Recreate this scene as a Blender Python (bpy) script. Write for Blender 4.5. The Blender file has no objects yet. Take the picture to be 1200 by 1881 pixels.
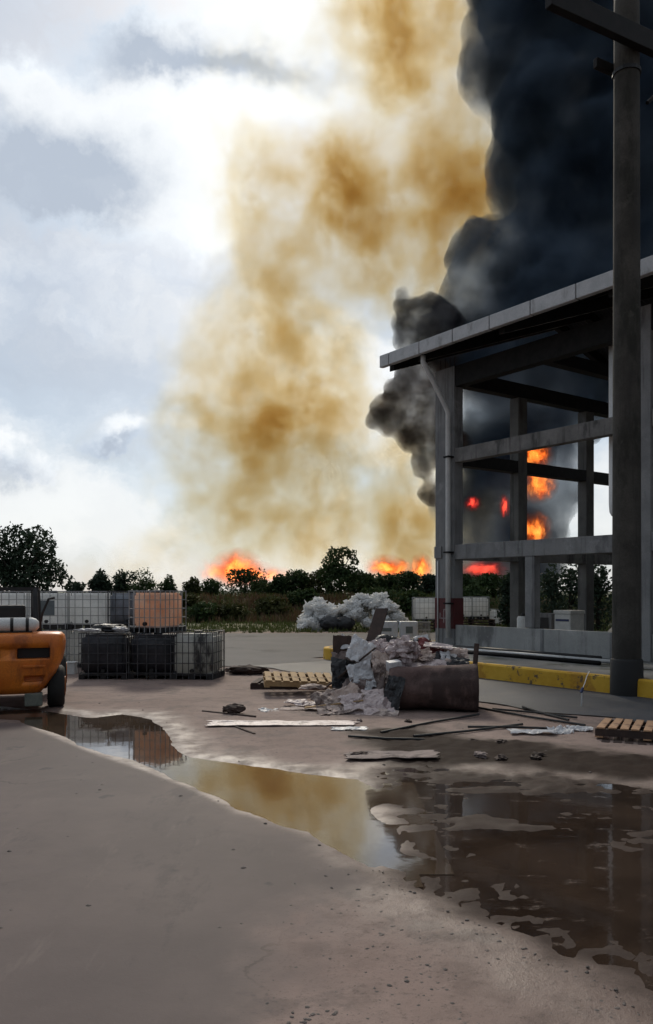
import bpy, bmesh, math, random
import numpy as np
from mathutils import Vector, Matrix

S = bpy.context.scene
C = S.collection
R = math.radians
rng = random.Random(7)

# ------------------------------------------------------------------ camera
F, CX, HY, EYE = 1490.0, 600.0, 1085.0, 2.0        # focal length and horizon of the 1200 x 1881 photograph

cam_data = bpy.data.cameras.new('camera')
cam = bpy.data.objects.new('camera', cam_data)
C.objects.link(cam)
cam.location = (0, 0, EYE)
cam.rotation_euler = (R(90), 0, 0)
cam_data.sensor_fit = 'VERTICAL'
cam_data.sensor_height = 24
cam_data.sensor_width = 24
cam_data.lens = 24 * F / 1881
cam_data.shift_y = (HY - 940.5) / 1881
cam_data.clip_start = 0.1
cam_data.clip_end = 8000
S.camera = cam

# ------------------------------------------------------------------ render settings
S.render.engine = 'CYCLES'
S.view_settings.view_transform = 'Standard'
S.view_settings.look = 'None'
S.view_settings.exposure = 0.0
S.view_settings.gamma = 1.0
S.view_settings.use_curve_mapping = False
cy = S.cycles
cy.use_denoising = True
cy.use_adaptive_sampling = True
cy.adaptive_threshold = 0.02
cy.adaptive_min_samples = 24
cy.max_bounces = 8
cy.diffuse_bounces = 3
cy.glossy_bounces = 4
cy.volume_bounces = 1
cy.transparent_max_bounces = 32
cy.volume_step_rate = 1.0
cy.volume_max_steps = 96
cy.sample_clamp_indirect = 4.0
cy.caustics_reflective = False
cy.caustics_refractive = False

# ------------------------------------------------------------------ node helper
class NT:
    def __init__(self, tree):
        self.t = tree; tree.nodes.clear()
    def n(self, kind, **kw):
        nd = self.t.nodes.new(kind)
        for k, v in kw.items():
            setattr(nd, k, v)
        return nd
    def link(self, a, b):
        self.t.links.new(a, b)
    def put(self, sock, v):
        if v is None: return
        if hasattr(v, 'is_linked') or hasattr(v, 'links'):
            self.t.links.new(v, sock)
        else:
            if isinstance(v, (tuple, list)) and len(v) == 3 and len(sock.default_value) == 4:
                v = (*v, 1)
            sock.default_value = v
    def math(self, op, a, b=None, c=None, clamp=False):
        nd = self.n('ShaderNodeMath', operation=op, use_clamp=clamp)
        self.put(nd.inputs[0], a); self.put(nd.inputs[1], b)
        if c is not None: self.put(nd.inputs[2], c)
        return nd.outputs[0]
    def vmath(self, op, a, b=None):
        nd = self.n('ShaderNodeVectorMath', operation=op)
        self.put(nd.inputs[0], a)
        if b is not None:
            if op == 'SCALE': self.put(nd.inputs['Scale'], b)
            else: self.put(nd.inputs[1], b)
        return nd.outputs['Value'] if op in ('DOT_PRODUCT', 'LENGTH', 'DISTANCE') else nd.outputs['Vector']
    def noise(self, vec, scale, detail=3, rough=0.5, dist=0.0, out='Fac', dims='3D'):
        nd = self.n('ShaderNodeTexNoise', noise_dimensions=dims)
        if vec is not None: self.link(vec, nd.inputs['Vector'])
        nd.inputs['Scale'].default_value = scale
        nd.inputs['Detail'].default_value = detail
        nd.inputs['Roughness'].default_value = rough
        nd.inputs['Distortion'].default_value = dist
        return nd.outputs[out]
    def ramp(self, fac, stops, interp='LINEAR'):
        nd = self.n('ShaderNodeValToRGB')
        nd.color_ramp.interpolation = interp
        el = nd.color_ramp.elements
        while len(el) < len(stops): el.new(0.5)
        for e, (p, c) in zip(el, stops):
            e.position = p
            e.color = (*c, 1) if not isinstance(c, (int, float)) else (c, c, c, 1)
        self.put(nd.inputs['Fac'], fac)
        return nd.outputs['Color']
    def mix(self, fac, a, b, blend='MIX'):
        nd = self.n('ShaderNodeMix', data_type='RGBA', blend_type=blend)
        self.put(nd.inputs[0], fac); self.put(nd.inputs[6], a); self.put(nd.inputs[7], b)
        return nd.outputs[2]
    def smooth(self, v, a, b):
        nd = self.n('ShaderNodeMapRange', interpolation_type='SMOOTHSTEP')
        self.put(nd.inputs[0], v); nd.inputs[1].default_value = a; nd.inputs[2].default_value = b
        return nd.outputs[0]
    def attr(self, name):
        return self.n('ShaderNodeAttribute', attribute_name=name).outputs['Fac']
    def objco(self):
        return self.n('ShaderNodeTexCoord').outputs['Object']
    def bump(self, h, strength, dist):
        nd = self.n('ShaderNodeBump')
        nd.inputs['Strength'].default_value = strength
        nd.inputs['Distance'].default_value = dist
        self.link(h, nd.inputs['Height'])
        return nd.outputs['Normal']

# ------------------------------------------------------------------ sky
SUN_EL, SUN_AZ = 36.0, -6.0        # the sun stands behind the cloud and the smoke, straight ahead
def pdir(px, py):
    v = Vector(((px - CX) / F, 1, (HY - py) / F)); v.normalize(); return v

world = bpy.data.worlds.new('World')
S.world = world
world.use_nodes = True
w = NT(world.node_tree)
gen = w.n('ShaderNodeTexCoord').outputs['Generated']
sky = w.n('ShaderNodeTexSky', sky_type='NISHITA')
sky.sun_disc = False
sky.sun_elevation = R(SUN_EL)
sky.sun_rotation = R(SUN_AZ)
sky.air_density = 1.0; sky.dust_density = 1.0; sky.ozone_density = 1.0
bg_sky = w.n('ShaderNodeBackground'); w.link(sky.outputs[0], bg_sky.inputs['Color']); bg_sky.inputs['Strength'].default_value = 0.055
# clouds: fractal cover over the whole vault, and the few clouds one can tell apart
warp = w.vmath('SUBTRACT', w.noise(gen, 3.6, 7, 0.62, out='Color'), (0.5, 0.5, 0.5))
gw = w.vmath('ADD', gen, w.vmath('SCALE', warp, 0.27))
flat = w.vmath('MULTIPLY', gw, (1.0, 1.0, 1.9))
cov = w.noise(flat, 3.1, 6, 0.58)
cov0 = w.smooth(cov, 0.38, 0.60)
cov = w.math('MULTIPLY_ADD', cov0, 0.5, 0.6)
def cloud_blob(px, py, rx, ry, soft=1.0):
    d = w.vmath('SUBTRACT', gw, tuple(pdir(px, py)))
    d = w.vmath('MULTIPLY', d, (F / rx, F / rx, F / ry))
    q = w.math('MULTIPLY', w.vmath('DOT_PRODUCT', d, d), -soft)
    return w.math('EXPONENT', q)
def total(lst):
    o = lst[0]
    for x in lst[1:]: o = w.math('ADD', o, x)
    return o
white = total([cloud_blob(230, 330, 190, 120), cloud_blob(60, 215, 120, 45), cloud_blob(470, 200, 230, 95), cloud_blob(560, 60, 260, 90),
               cloud_blob(50, 835, 75, 38), cloud_blob(228, 800, 55, 30), cloud_blob(330, 450, 130, 90), cloud_blob(110, 880, 60, 40)])
grey = total([cloud_blob(40, 345, 165, 92, 1.0), cloud_blob(140, 380, 110, 55), cloud_blob(470, 150, 150, 26), cloud_blob(255, 95, 120, 40), cloud_blob(220, 835, 60, 20),
              cloud_blob(45, 885, 60, 20), w.math('MULTIPLY', cloud_blob(60, 640, 260, 70), 0.5)])
cov = w.math('MAXIMUM', w.math('MULTIPLY', cov, 0.75), w.math('MINIMUM', w.math('ADD', white, w.math('MULTIPLY', grey, 1.1)), 1.0))
shade = w.noise(flat, 5.0, 5, 0.6)
shade = w.math('ADD', w.math('MULTIPLY', w.smooth(shade, 0.62, 0.38), 0.12), w.math('MULTIPLY', w.math('MINIMUM', grey, 1.0), 0.95), clamp=True)
# clouds near the sun are bright with light coming through them, those opposite are duller
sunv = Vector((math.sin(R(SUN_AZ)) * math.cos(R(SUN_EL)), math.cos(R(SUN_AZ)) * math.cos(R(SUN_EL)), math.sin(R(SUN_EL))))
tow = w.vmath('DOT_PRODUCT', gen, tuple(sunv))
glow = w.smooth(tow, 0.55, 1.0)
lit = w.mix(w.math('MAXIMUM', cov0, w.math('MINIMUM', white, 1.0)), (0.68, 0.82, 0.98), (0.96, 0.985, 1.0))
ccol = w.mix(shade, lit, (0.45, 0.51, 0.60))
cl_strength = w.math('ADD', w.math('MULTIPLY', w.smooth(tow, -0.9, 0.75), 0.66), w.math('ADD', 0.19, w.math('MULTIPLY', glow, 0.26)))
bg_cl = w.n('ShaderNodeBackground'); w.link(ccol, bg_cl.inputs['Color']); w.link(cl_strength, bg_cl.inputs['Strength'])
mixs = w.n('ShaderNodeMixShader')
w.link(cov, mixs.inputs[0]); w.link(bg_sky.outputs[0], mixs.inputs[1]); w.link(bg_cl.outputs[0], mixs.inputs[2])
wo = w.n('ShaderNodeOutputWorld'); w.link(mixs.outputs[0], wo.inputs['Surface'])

# ------------------------------------------------------------------ sun
sd = bpy.data.lights.new('sun', 'SUN')
sd.energy = 2.0
sd.angle = R(10)
sd.color = (1.0, 0.93, 0.82)
sun = bpy.data.objects.new('sun', sd)
C.objects.link(sun)
sun.rotation_euler = (-sunv).to_track_quat('-Z', 'Y').to_euler()

# ------------------------------------------------------------------ placing
def G(px, py, z=0.0):
    d = F * (EYE - z) / (py - HY)
    return Vector(((px - CX) / F * d, d, z))
def P(px, py, d):
    return Vector(((px - CX) / F * d, d, EYE + (HY - py) / F * d))

# ------------------------------------------------------------------ numpy noise
_perm = np.random.RandomState(3).rand(64, 64, 64)
def vnoise(p, seed=0):
    p = np.asarray(p, float) + seed * 17.37
    i = np.floor(p).astype(int); f = p - i; f = f * f * (3 - 2 * f)
    o = 0
    for dx in (0, 1):
        for dy in (0, 1):
            for dz in (0, 1):
                wgt = (f[..., 0] if dx else 1 - f[..., 0]) * (f[..., 1] if dy else 1 - f[..., 1]) * (f[..., 2] if dz else 1 - f[..., 2])
                o = o + wgt * _perm[(i[..., 0] + dx) % 64, (i[..., 1] + dy) % 64, (i[..., 2] + dz) % 64]
    return o
def fbm(p, octaves=4, seed=0, gain=0.5, lac=2.03, ridged=False):
    p = np.asarray(p, float); a = 1.0; tot = 0; o = 0
    for k in range(octaves):
        v = vnoise(p, seed + k * 3.1)
        if ridged: v = np.abs(v * 2 - 1)
        o = o + a * v; tot += a; a *= gain; p = p * lac
    return o / tot
def sstep(x, a, b):
    t = np.clip((x - a) / (b - a), 0, 1); return t * t * (3 - 2 * t)

# ------------------------------------------------------------------ mesh builder
class MB:
    def __init__(self): self.v = []; self.f = []
    def add(self, vs, fs):
        o = len(self.v); self.v += [tuple(x) for x in vs]; self.f += [tuple(i + o for i in f) for f in fs]; return self
    def box(self, x0, x1, y0, y1, z0, z1, M=None, b=0.0):
        if b > 0:
            bm = bmesh.new()
            bmesh.ops.create_cube(bm, size=1)
            for q in bm.verts: q.co = Vector(((x0 + x1) / 2 + q.co.x * (x1 - x0), (y0 + y1) / 2 + q.co.y * (y1 - y0), (z0 + z1) / 2 + q.co.z * (z1 - z0)))
            bmesh.ops.bevel(bm, geom=list(bm.edges), offset=b, segments=2, affect='EDGES', profile=0.6)
            bm.verts.index_update()
            vs = [q.co.copy() for q in bm.verts]; fs = [[q.index for q in f.verts] for f in bm.faces]
            bm.free()
        else:
            vs = [Vector((x, y, z)) for z in (z0, z1) for y in (y0, y1) for x in (x0, x1)]
            fs = [(0, 2, 3, 1), (4, 5, 7, 6), (0, 1, 5, 4), (2, 6, 7, 3), (0, 4, 6, 2), (1, 3, 7, 5)]
        if M is not None: vs = [M @ q for q in vs]
        return self.add(vs, fs)
    def tube(self, pts, r, n=8, caps=True):
        pts = [Vector(p) for p in pts]
        rs = r if isinstance(r, (list, tuple)) else [r] * len(pts)
        rings = []
        up = None
        for i, p in enumerate(pts):
            d = (pts[min(i + 1, len(pts) - 1)] - pts[max(i - 1, 0)]).normalized()
            if up is None:
                up = Vector((0, 0, 1)) if abs(d.z) < 0.9 else Vector((1, 0, 0))
            a = d.cross(up).normalized(); b = a.cross(d).normalized(); up = b
            rings.append([p + (a * math.cos(2 * math.pi * k / n) + b * math.sin(2 * math.pi * k / n)) * rs[i] for k in range(n)])
        vs = [q for rg in rings for q in rg]; fs = []
        for i in range(len(pts) - 1):
            for k in range(n):
                k2 = (k + 1) % n
                fs.append((i * n + k, i * n + k2, (i + 1) * n + k2, (i + 1) * n + k))
        if caps:
            fs.append(tuple(range(n))); fs.append(tuple((len(pts) - 1) * n + k for k in reversed(range(n))))
        return self.add(vs, fs)
    def prism(self, poly, y0, y1, M=None):        # polygon in x,z swept along y
        n = len(poly)
        vs = [Vector((x, y0, z)) for x, z in poly] + [Vector((x, y1, z)) for x, z in poly]
        fs = [tuple(range(n)), tuple(reversed(range(n, 2 * n)))] + [(i, i + n, (i + 1) % n + n, (i + 1) % n) for i in range(n)]
        if M is not None: vs = [M @ q for q in vs]
        return self.add(vs, fs)
    def mesh(self, name, mat, smooth=False):
        me = bpy.data.meshes.new(name)
        me.from_pydata(self.v, [], self.f); me.update()
        bm = bmesh.new(); bm.from_mesh(me); bmesh.ops.recalc_face_normals(bm, faces=bm.faces); bm.to_mesh(me); bm.free()
        if smooth: me.polygons.foreach_set('use_smooth', [True] * len(me.polygons))
        if mat: me.materials.append(mat)
        return me
    def build(self, name, mat, parent=None, smooth=False, loc=None):
        return obj(name, self.mesh(name, mat, smooth), parent, loc)

def obj(name, me, parent=None, loc=None):
    o = bpy.data.objects.new(name, me); C.objects.link(o)
    if parent: o.parent = parent
    if loc is not None: o.location = loc
    return o
def tag(o, label=None, cat=None, group=None, kind=None):
    if label: o['label'] = label
    if cat: o['category'] = cat
    if group: o['group'] = group
    if kind: o['kind'] = kind
    return o
def thing(name, label, cat, loc=(0, 0, 0), rz=0.0, group=None):
    o = bpy.data.objects.new(name, None); C.objects.link(o)
    o.empty_display_size = 0.2
    o.location = loc; o.rotation_euler = (0, 0, rz)
    return tag(o, label, cat, group)
def copy_tree(o, parent=None):
    c = o.copy(); C.objects.link(c)
    if parent: c.parent = parent
    for ch in list(o.children): copy_tree(ch, c)
    return c

# ------------------------------------------------------------------ materials
def mat(name, build):
    m = bpy.data.materials.new(name); m.use_nodes = True
    t = NT(m.node_tree)
    out = t.n('ShaderNodeOutputMaterial')
    build(t, out)
    return m
def principled(t, out, color, rough=0.7, normal=None, metallic=0.0, ior=None, spec=None):
    p = t.n('ShaderNodeBsdfPrincipled')
    t.put(p.inputs['Base Color'], color); t.put(p.inputs['Roughness'], rough); t.put(p.inputs['Metallic'], metallic)
    if ior: p.inputs['IOR'].default_value = ior
    if spec is not None: t.put(p.inputs['Specular IOR Level'], spec)
    if normal is not None: t.link(normal, p.inputs['Normal'])
    t.link(p.outputs[0], out.inputs['Surface'])
    return p
def weathered(name, c0, c1, scale=3.0, rough=0.75, bump=0.3, bdist=0.01, metallic=0.0, stain=None, fine=40.0, spec=None):
    """base colour drifting between two tones, with grain, optional stains, and fine relief"""
    def b(t, out):
        co = t.objco()
        n1 = t.noise(co, scale, 5, 0.6)
        col = t.mix(t.smooth(n1, 0.3, 0.7), c0, c1)
        n2 = t.noise(co, fine, 3, 0.6)
        col = t.mix(t.math('MULTIPLY', t.smooth(n2, 0.35, 0.75), 0.35), col, tuple(x * 0.55 for x in c0))
        if stain:
            sc, amt, thr = stain[1], stain[2], stain[3]
            st = t.noise(t.vmath('MULTIPLY', co, (1, 1, 0.35)), sc, 6, 0.65)
            col = t.mix(t.math('MULTIPLY', t.smooth(st, thr, thr + 0.12), amt), col, stain[0])
        if 'concrete' in name or name == 'low_wall':
            stk = t.noise(t.vmath('MULTIPLY', co, (5.0, 5.0, 0.35)), 1.0, 6, 0.65)
            col = t.mix(t.math('MULTIPLY', t.smooth(stk, 0.52, 0.70), 0.28 if name == 'low_wall' else 0.6), col, (0.045, 0.042, 0.04))
            pale = t.noise(co, 1.7, 6, 0.7)
            col = t.mix(t.math('MULTIPLY', t.smooth(pale, 0.58, 0.70), 0.4), col, tuple(x * 1.35 for x in c1))
        rg = t.math('ADD', rough - 0.08, t.math('MULTIPLY', n1, 0.16))
        h = t.math('ADD', t.math('MULTIPLY', n2, 0.5), n1)
        principled(t, out, col, rg, t.bump(h, bump, bdist), metallic, spec=spec)
    return mat(name, b)

M_conc = weathered('concrete', (0.20, 0.20, 0.205), (0.30, 0.30, 0.30), 1.2, 0.85, 0.4, 0.01, stain=((0.07, 0.07, 0.075), 1.1, 0.7, 0.55), spec=0.15)
M_concd = weathered('concrete_beam', (0.16, 0.155, 0.15), (0.27, 0.26, 0.25), 2.0, 0.88, 0.6, 0.015, stain=((0.05, 0.05, 0.05), 2.2, 0.75, 0.5), spec=0.15)
M_conc_shade = weathered('shaded_concrete', (0.12, 0.12, 0.118), (0.19, 0.188, 0.18), 1.2, 0.85, 0.4, 0.01, stain=((0.04, 0.04, 0.04), 1.0, 0.7, 0.52), spec=0.15)  # shade on the gable and inner columns is put into this concrete's colour
M_wall = weathered('low_wall', (0.33, 0.335, 0.325), (0.44, 0.44, 0.43), 0.9, 0.85, 0.3, 0.008, stain=((0.09, 0.09, 0.09), 0.8, 0.7, 0.52), spec=0.15)
M_pave = weathered('pavement', (0.13, 0.13, 0.13), (0.20, 0.20, 0.195), 1.6, 0.85, 0.4, 0.01, stain=((0.04, 0.05, 0.03), 1.2, 0.8, 0.5))
M_steel_dark = weathered('dark_steel', (0.009, 0.0085, 0.0085), (0.02, 0.018, 0.018), 4, 0.6, 0.2, 0.004, spec=0.15)
M_roof = weathered('roof_sheet', (0.025, 0.026, 0.03), (0.045, 0.045, 0.05), 1.0, 0.6, 0.1, 0.004, spec=0.15)
M_gutter = weathered('gutter_metal', (0.42, 0.43, 0.44), (0.55, 0.55, 0.56), 2.5, 0.5, 0.15, 0.003, stain=((0.18, 0.17, 0.16), 3, 0.6, 0.55))
M_pipe = weathered('pale_pipe', (0.55, 0.55, 0.55), (0.68, 0.68, 0.67), 3, 0.5, 0.1, 0.003, stain=((0.25, 0.24, 0.22), 2, 0.5, 0.58))
M_pipew = weathered('white_duct', (0.72, 0.72, 0.72), (0.8, 0.8, 0.8), 2, 0.5, 0.1, 0.003)
M_red = weathered('red_paint', (0.07, 0.008, 0.010), (0.11, 0.012, 0.014), 5, 0.6, 0.2, 0.004, stain=((0.05, 0.01, 0.01), 3, 0.7, 0.55))
M_white = weathered('white_paint', (0.6, 0.6, 0.58), (0.75, 0.75, 0.73), 4, 0.6, 0.1, 0.003)
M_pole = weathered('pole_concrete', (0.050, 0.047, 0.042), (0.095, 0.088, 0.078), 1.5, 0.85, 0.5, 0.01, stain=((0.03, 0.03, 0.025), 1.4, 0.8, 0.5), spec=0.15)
M_tar = weathered('tarred_base', (0.008, 0.008, 0.008), (0.016, 0.015, 0.015), 3, 0.7, 0.4, 0.01)
M_black = weathered('black_metal', (0.008, 0.008, 0.009), (0.018, 0.017, 0.018), 5, 0.55, 0.2, 0.004)
M_rubber = weathered('rubber', (0.010, 0.010, 0.010), (0.02, 0.019, 0.018), 6, 0.8, 0.4, 0.006)
M_orange = weathered('orange_paint', (0.56, 0.135, 0.012), (0.72, 0.21, 0.02), 2.2, 0.42, 0.1, 0.003, stain=((0.15, 0.035, 0.01), 2.2, 0.6, 0.55))
M_ibcg = weathered('grey_bottle', (0.20, 0.22, 0.25), (0.30, 0.32, 0.36), 2.5, 0.5, 0.2, 0.01, stain=((0.10, 0.11, 0.13), 2.0, 0.6, 0.5))
M_ibck = weathered('black_bottle', (0.016, 0.016, 0.02), (0.035, 0.034, 0.042), 2.0, 0.5, 0.3, 0.02)
def translucent(name, c0, c1, stain, share=0.5):
    m = weathered(name, c0, c1, 2.5, 0.45, 0.2, 0.01, stain=stain)
    t = m.node_tree
    out = next(n for n in t.nodes if n.type == 'OUTPUT_MATERIAL'); pr = next(n for n in t.nodes if n.type == 'BSDF_PRINCIPLED')
    tr = t.nodes.new('ShaderNodeBsdfTranslucent'); mx = t.nodes.new('ShaderNodeMixShader'); mx.inputs[0].default_value = share
    t.links.new(pr.inputs['Base Color'].links[0].from_socket, tr.inputs['Color'])
    t.links.new(pr.outputs[0], mx.inputs[1]); t.links.new(tr.outputs[0], mx.inputs[2]); t.links.new(mx.outputs[0], out.inputs['Surface'])
    return m
M_ibcw = translucent('white_bottle', (0.86, 0.88, 0.89), (0.93, 0.94, 0.95), ((0.50, 0.52, 0.54), 1.6, 0.4, 0.58), 0.82)
M_ibco = translucent('orange_bottle', (0.90, 0.58, 0.42), (0.94, 0.79, 0.70), ((0.84, 0.42, 0.24), 1.4, 0.5, 0.54), 0.82)
M_ibcd = translucent('dirty_bottle', (0.66, 0.67, 0.64), (0.82, 0.82, 0.79), ((0.03, 0.03, 0.035), 1.3, 0.95, 0.53), 0.55)
M_bag = translucent('bag_plastic', (0.92, 0.92, 0.91), (0.97, 0.97, 0.965), ((0.62, 0.62, 0.62), 3.0, 0.4, 0.6), 0.5)
M_film = translucent('white_film', (0.66, 0.66, 0.68), (0.82, 0.82, 0.84), ((0.34, 0.30, 0.29), 2.4, 0.6, 0.54), 0.3)
M_cage = weathered('cage_steel', (0.05, 0.05, 0.055), (0.12, 0.12, 0.125), 6, 0.5, 0.1, 0.002, metallic=0.3)
M_cagew = weathered('galvanised_cage', (0.30, 0.31, 0.32), (0.45, 0.46, 0.47), 6, 0.5, 0.1, 0.002, metallic=0.3)
M_plate = weathered('grey_plate', (0.12, 0.15, 0.16), (0.16, 0.19, 0.20), 4, 0.5, 0.1, 0.002)
M_wood = weathered('pale_wood', (0.36, 0.23, 0.11), (0.52, 0.36, 0.19), 3, 0.85, 0.5, 0.006, stain=((0.14, 0.08, 0.04), 3, 0.8, 0.5))
M_woodr = weathered('reddish_wood', (0.40, 0.22, 0.12), (0.55, 0.34, 0.20), 3, 0.85, 0.5, 0.006, stain=((0.16, 0.08, 0.045), 3, 0.8, 0.5))
M_woodd = weathered('dark_wood', (0.035, 0.022, 0.018), (0.075, 0.045, 0.035), 4, 0.85, 0.5, 0.006)
M_brown = weathered('brown_foam', (0.080, 0.048, 0.043), (0.150, 0.094, 0.084), 2.4, 0.95, 0.6, 0.02, stain=((0.03, 0.018, 0.016), 1.6, 0.8, 0.48))
M_darkcloth = weathered('dark_liner', (0.012, 0.013, 0.015), (0.03, 0.03, 0.034), 3, 0.5, 0.4, 0.02)
M_card = weathered('pale_card', (0.48, 0.37, 0.32), (0.66, 0.55, 0.49), 3, 0.85, 0.5, 0.015, stain=((0.09, 0.06, 0.055), 2.4, 0.85, 0.48))
M_mauve = weathered('mauve_sheet', (0.17, 0.13, 0.12), (0.28, 0.215, 0.20), 3, 0.8, 0.5, 0.02, stain=((0.05, 0.035, 0.032), 2.4, 0.8, 0.5))
M_pink = weathered('pinkish_wrap', (0.46, 0.36, 0.35), (0.64, 0.55, 0.54), 6, 0.5, 0.7, 0.02, stain=((0.14, 0.09, 0.09), 5, 0.8, 0.5))
M_redd = weathered('dull_red_plastic', (0.14, 0.025, 0.025), (0.22, 0.05, 0.05), 4, 0.6, 0.4, 0.01)
M_cabinet = weathered('white_enamel', (0.62, 0.66, 0.72), (0.74, 0.77, 0.82), 2, 0.4, 0.1, 0.004, stain=((0.35, 0.33, 0.32), 2, 0.5, 0.58))
M_bark = weathered('bark', (0.03, 0.024, 0.018), (0.06, 0.048, 0.036), 5, 0.9, 0.6, 0.02)
M_pebble = weathered('pebble', (0.05, 0.042, 0.038), (0.17, 0.14, 0.125), 6, 0.8, 0.3, 0.004)
M_blue = weathered('blue_plastic', (0.02, 0.03, 0.10), (0.03, 0.045, 0.14), 6, 0.4, 0.1, 0.002)

def kerb_mat(t, out):
    co = t.objco()
    n1 = t.noise(co, 2.0, 6, 0.65); n2 = t.noise(co, 0.9, 5, 0.7); n3 = t.noise(co, 30, 3)
    col = t.mix(t.smooth(n1, 0.35, 0.7), (0.60, 0.335, 0.02), (0.72, 0.44, 0.045))
    col = t.mix(t.math('MULTIPLY', t.smooth(n2, 0.52, 0.60), 0.55), col, (0.34, 0.13, 0.015))
    worn = t.math('MULTIPLY', t.smooth(t.noise(co, 3.4, 6, 0.72), 0.56, 0.62), 0.9)
    col = t.mix(worn, col, (0.07, 0.055, 0.05))
    principled(t, out, col, 0.75, t.bump(t.math('ADD', n3, n1), 0.4, 0.01))
M_kerb = mat('worn_yellow_paint', kerb_mat)

def leaf_mat(name, a, b):
    def f(t, out):
        info = t.n('ShaderNodeObjectInfo')
        n = t.noise(t.objco(), 0.7, 3, 0.6)
        col = t.mix(t.smooth(n, 0.3, 0.7), a, b)
        p = principled(t, out, col, 0.7, spec=0.25)
        tr = t.n('ShaderNodeBsdfTranslucent'); t.put(tr.inputs['Color'], tuple(x * 0.8 for x in b))
        mx = t.n('ShaderNodeMixShader'); mx.inputs[0].default_value = 0.2
        t.link(p.outputs[0], mx.inputs[1]); t.link(tr.outputs[0], mx.inputs[2]); t.link(mx.outputs[0], out.inputs['Surface'])
    return mat(name, f)
M_leaf = leaf_mat('leaf_dark', (0.028, 0.052, 0.018), (0.060, 0.095, 0.030))
M_leafb = leaf_mat('leaf_bluish', (0.028, 0.046, 0.030), (0.052, 0.080, 0.048))
M_leafo = leaf_mat('leaf_olive', (0.045, 0.055, 0.018), (0.085, 0.09, 0.03))
M_grass = leaf_mat('grass_blade', (0.060, 0.085, 0.022), (0.12, 0.14, 0.045))
M_drygrass = leaf_mat('dry_blade', (0.10, 0.065, 0.035), (0.17, 0.11, 0.06))

# ------------------------------------------------------------------ ground
def spacing(a, b, step, far_lo, far_hi, grow=1.16):
    mid = list(np.arange(a, b + 1e-6, step))
    hi = []; x = b; s = step
    while x < far_hi: s *= grow; x += s; hi.append(x)
    lo = []; x = a; s = step
    while x > far_lo: s *= grow; x -= s; lo.append(x)
    return np.array(lo[::-1] + mid + hi)

def poly_world(pts): return np.array([[*G(x, y).xy] for x, y in pts])
def sdf(poly, X, Y):      # signed distance, positive inside
    d = np.full(X.shape, 1e9); inside = np.zeros(X.shape, bool)
    n = len(poly)
    for i in range(n):
        a = poly[i]; b = poly[(i + 1) % n]
        e = b - a; wx = X - a[0]; wy = Y - a[1]
        tt = np.clip((wx * e[0] + wy * e[1]) / (e @ e), 0, 1)
        d = np.minimum(d, np.hypot(wx - tt * e[0], wy - tt * e[1]))
        c = ((a[1] > Y) != (b[1] > Y)) & (X < (b[0] - a[0]) * (Y - a[1]) / (b[1] - a[1] + 1e-12) + a[0])
        inside ^= c
    return np.where(inside, d, -d)

puddle_a = [(-80, 1296), (0, 1297), (60, 1303), (110, 1312), (170, 1318), (228, 1311), (275, 1322), (300, 1345), (318, 1372), (345, 1392), (420, 1402), (500, 1412),
            (560, 1420), (610, 1426), (655, 1432), (672, 1446), (684, 1470), (700, 1510), (722, 1545), (712, 1580), (680, 1592), (628, 1568), (560, 1528),
            (470, 1497), (400, 1468), (330, 1434), (250, 1398), (180, 1380), (100, 1348), (40, 1322), (-80, 1318)]
puddle_b = [(676, 1418), (735, 1402), (800, 1400), (850, 1412), (930, 1420), (1000, 1418), (1100, 1432), (1200, 1445), (1330, 1460), (1500, 1700), (1500, 2000), (1260, 1900),
            (1180, 1855), (1130, 1795), (1080, 1772), (1010, 1762), (930, 1716), (850, 1682), (800, 1652), (752, 1632), (716, 1606), (735, 1570), (722, 1520), (692, 1460)]
slab_poly = [(-900, 1320), (40, 1330), (180, 1388), (330, 1440), (470, 1505), (560, 1535), (640, 1580), (662, 1620), (560, 1680), (470, 1720), (500, 1881), (560, 2400), (-2000, 2400)]
mud_poly = [(660, 1348), (760, 1338), (900, 1362), (1010, 1372), (1130, 1385), (1300, 1400), (1300, 1442), (1100, 1430), (980, 1415), (860, 1408), (700, 1405), (676, 1380)]
wet_poly = [(640, 1580), (760, 1640), (900, 1705), (1010, 1770), (1110, 1800), (1170, 1870), (1400, 1990), (1400, 2300), (1080, 1881), (980, 1790), (860, 1760), (740, 1690), (650, 1640)]

xs = spacing(-8.0, 8.5, 0.05, -2600, 2600, 1.17)
ys = spacing(3.6, 20.0, 0.05, -60, 4200, 1.15)
GX, GY = np.meshgrid(xs, ys)
p3 = np.stack([GX, GY, np.zeros_like(GX)], -1)
near = sstep(np.hypot(GX, GY), 40, 22)
n_big = fbm(p3 * 0.55, 4, 1) - 0.5
n_mid = fbm(p3 * 2.2, 4, 5) - 0.5
n_fin = fbm(p3 * 9.0, 3, 9) - 0.5
sa = sdf(poly_world(puddle_a), GX, GY); sb = sdf(poly_world(puddle_b), GX, GY)
ss = sdf(poly_world(slab_poly), GX, GY); sm = sdf(poly_world(mud_poly), GX, GY); sw = sdf(poly_world(wet_poly), GX, GY)
edge = n_mid * 0.30 + n_fin * 0.10
da = sstep(sa + edge * 0.9, -0.16, 0.18); db = sstep(sb + edge * 1.5, -0.20, 0.26)
soft = sstep(GX + 0.0 * GY, -1.6, 0.2) * sstep(GY, 8.0, 6.0)
slab = sstep(ss + edge * (0.25 + 3.0 * soft) + soft * 0.9 * n_big, -0.03 - 0.35 * soft, 0.05 + 0.35 * soft) * (1 - da) * (1 - db)
mud = np.clip(sstep(sm + edge * 2.0, -0.35, 0.25), 0, 1)
rough_amp = (1 - 0.93 * slab) * near
H = 0.016 + n_big * 0.020 * rough_amp + n_mid * 0.016 * rough_amp + n_fin * 0.010 * rough_amp
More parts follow.
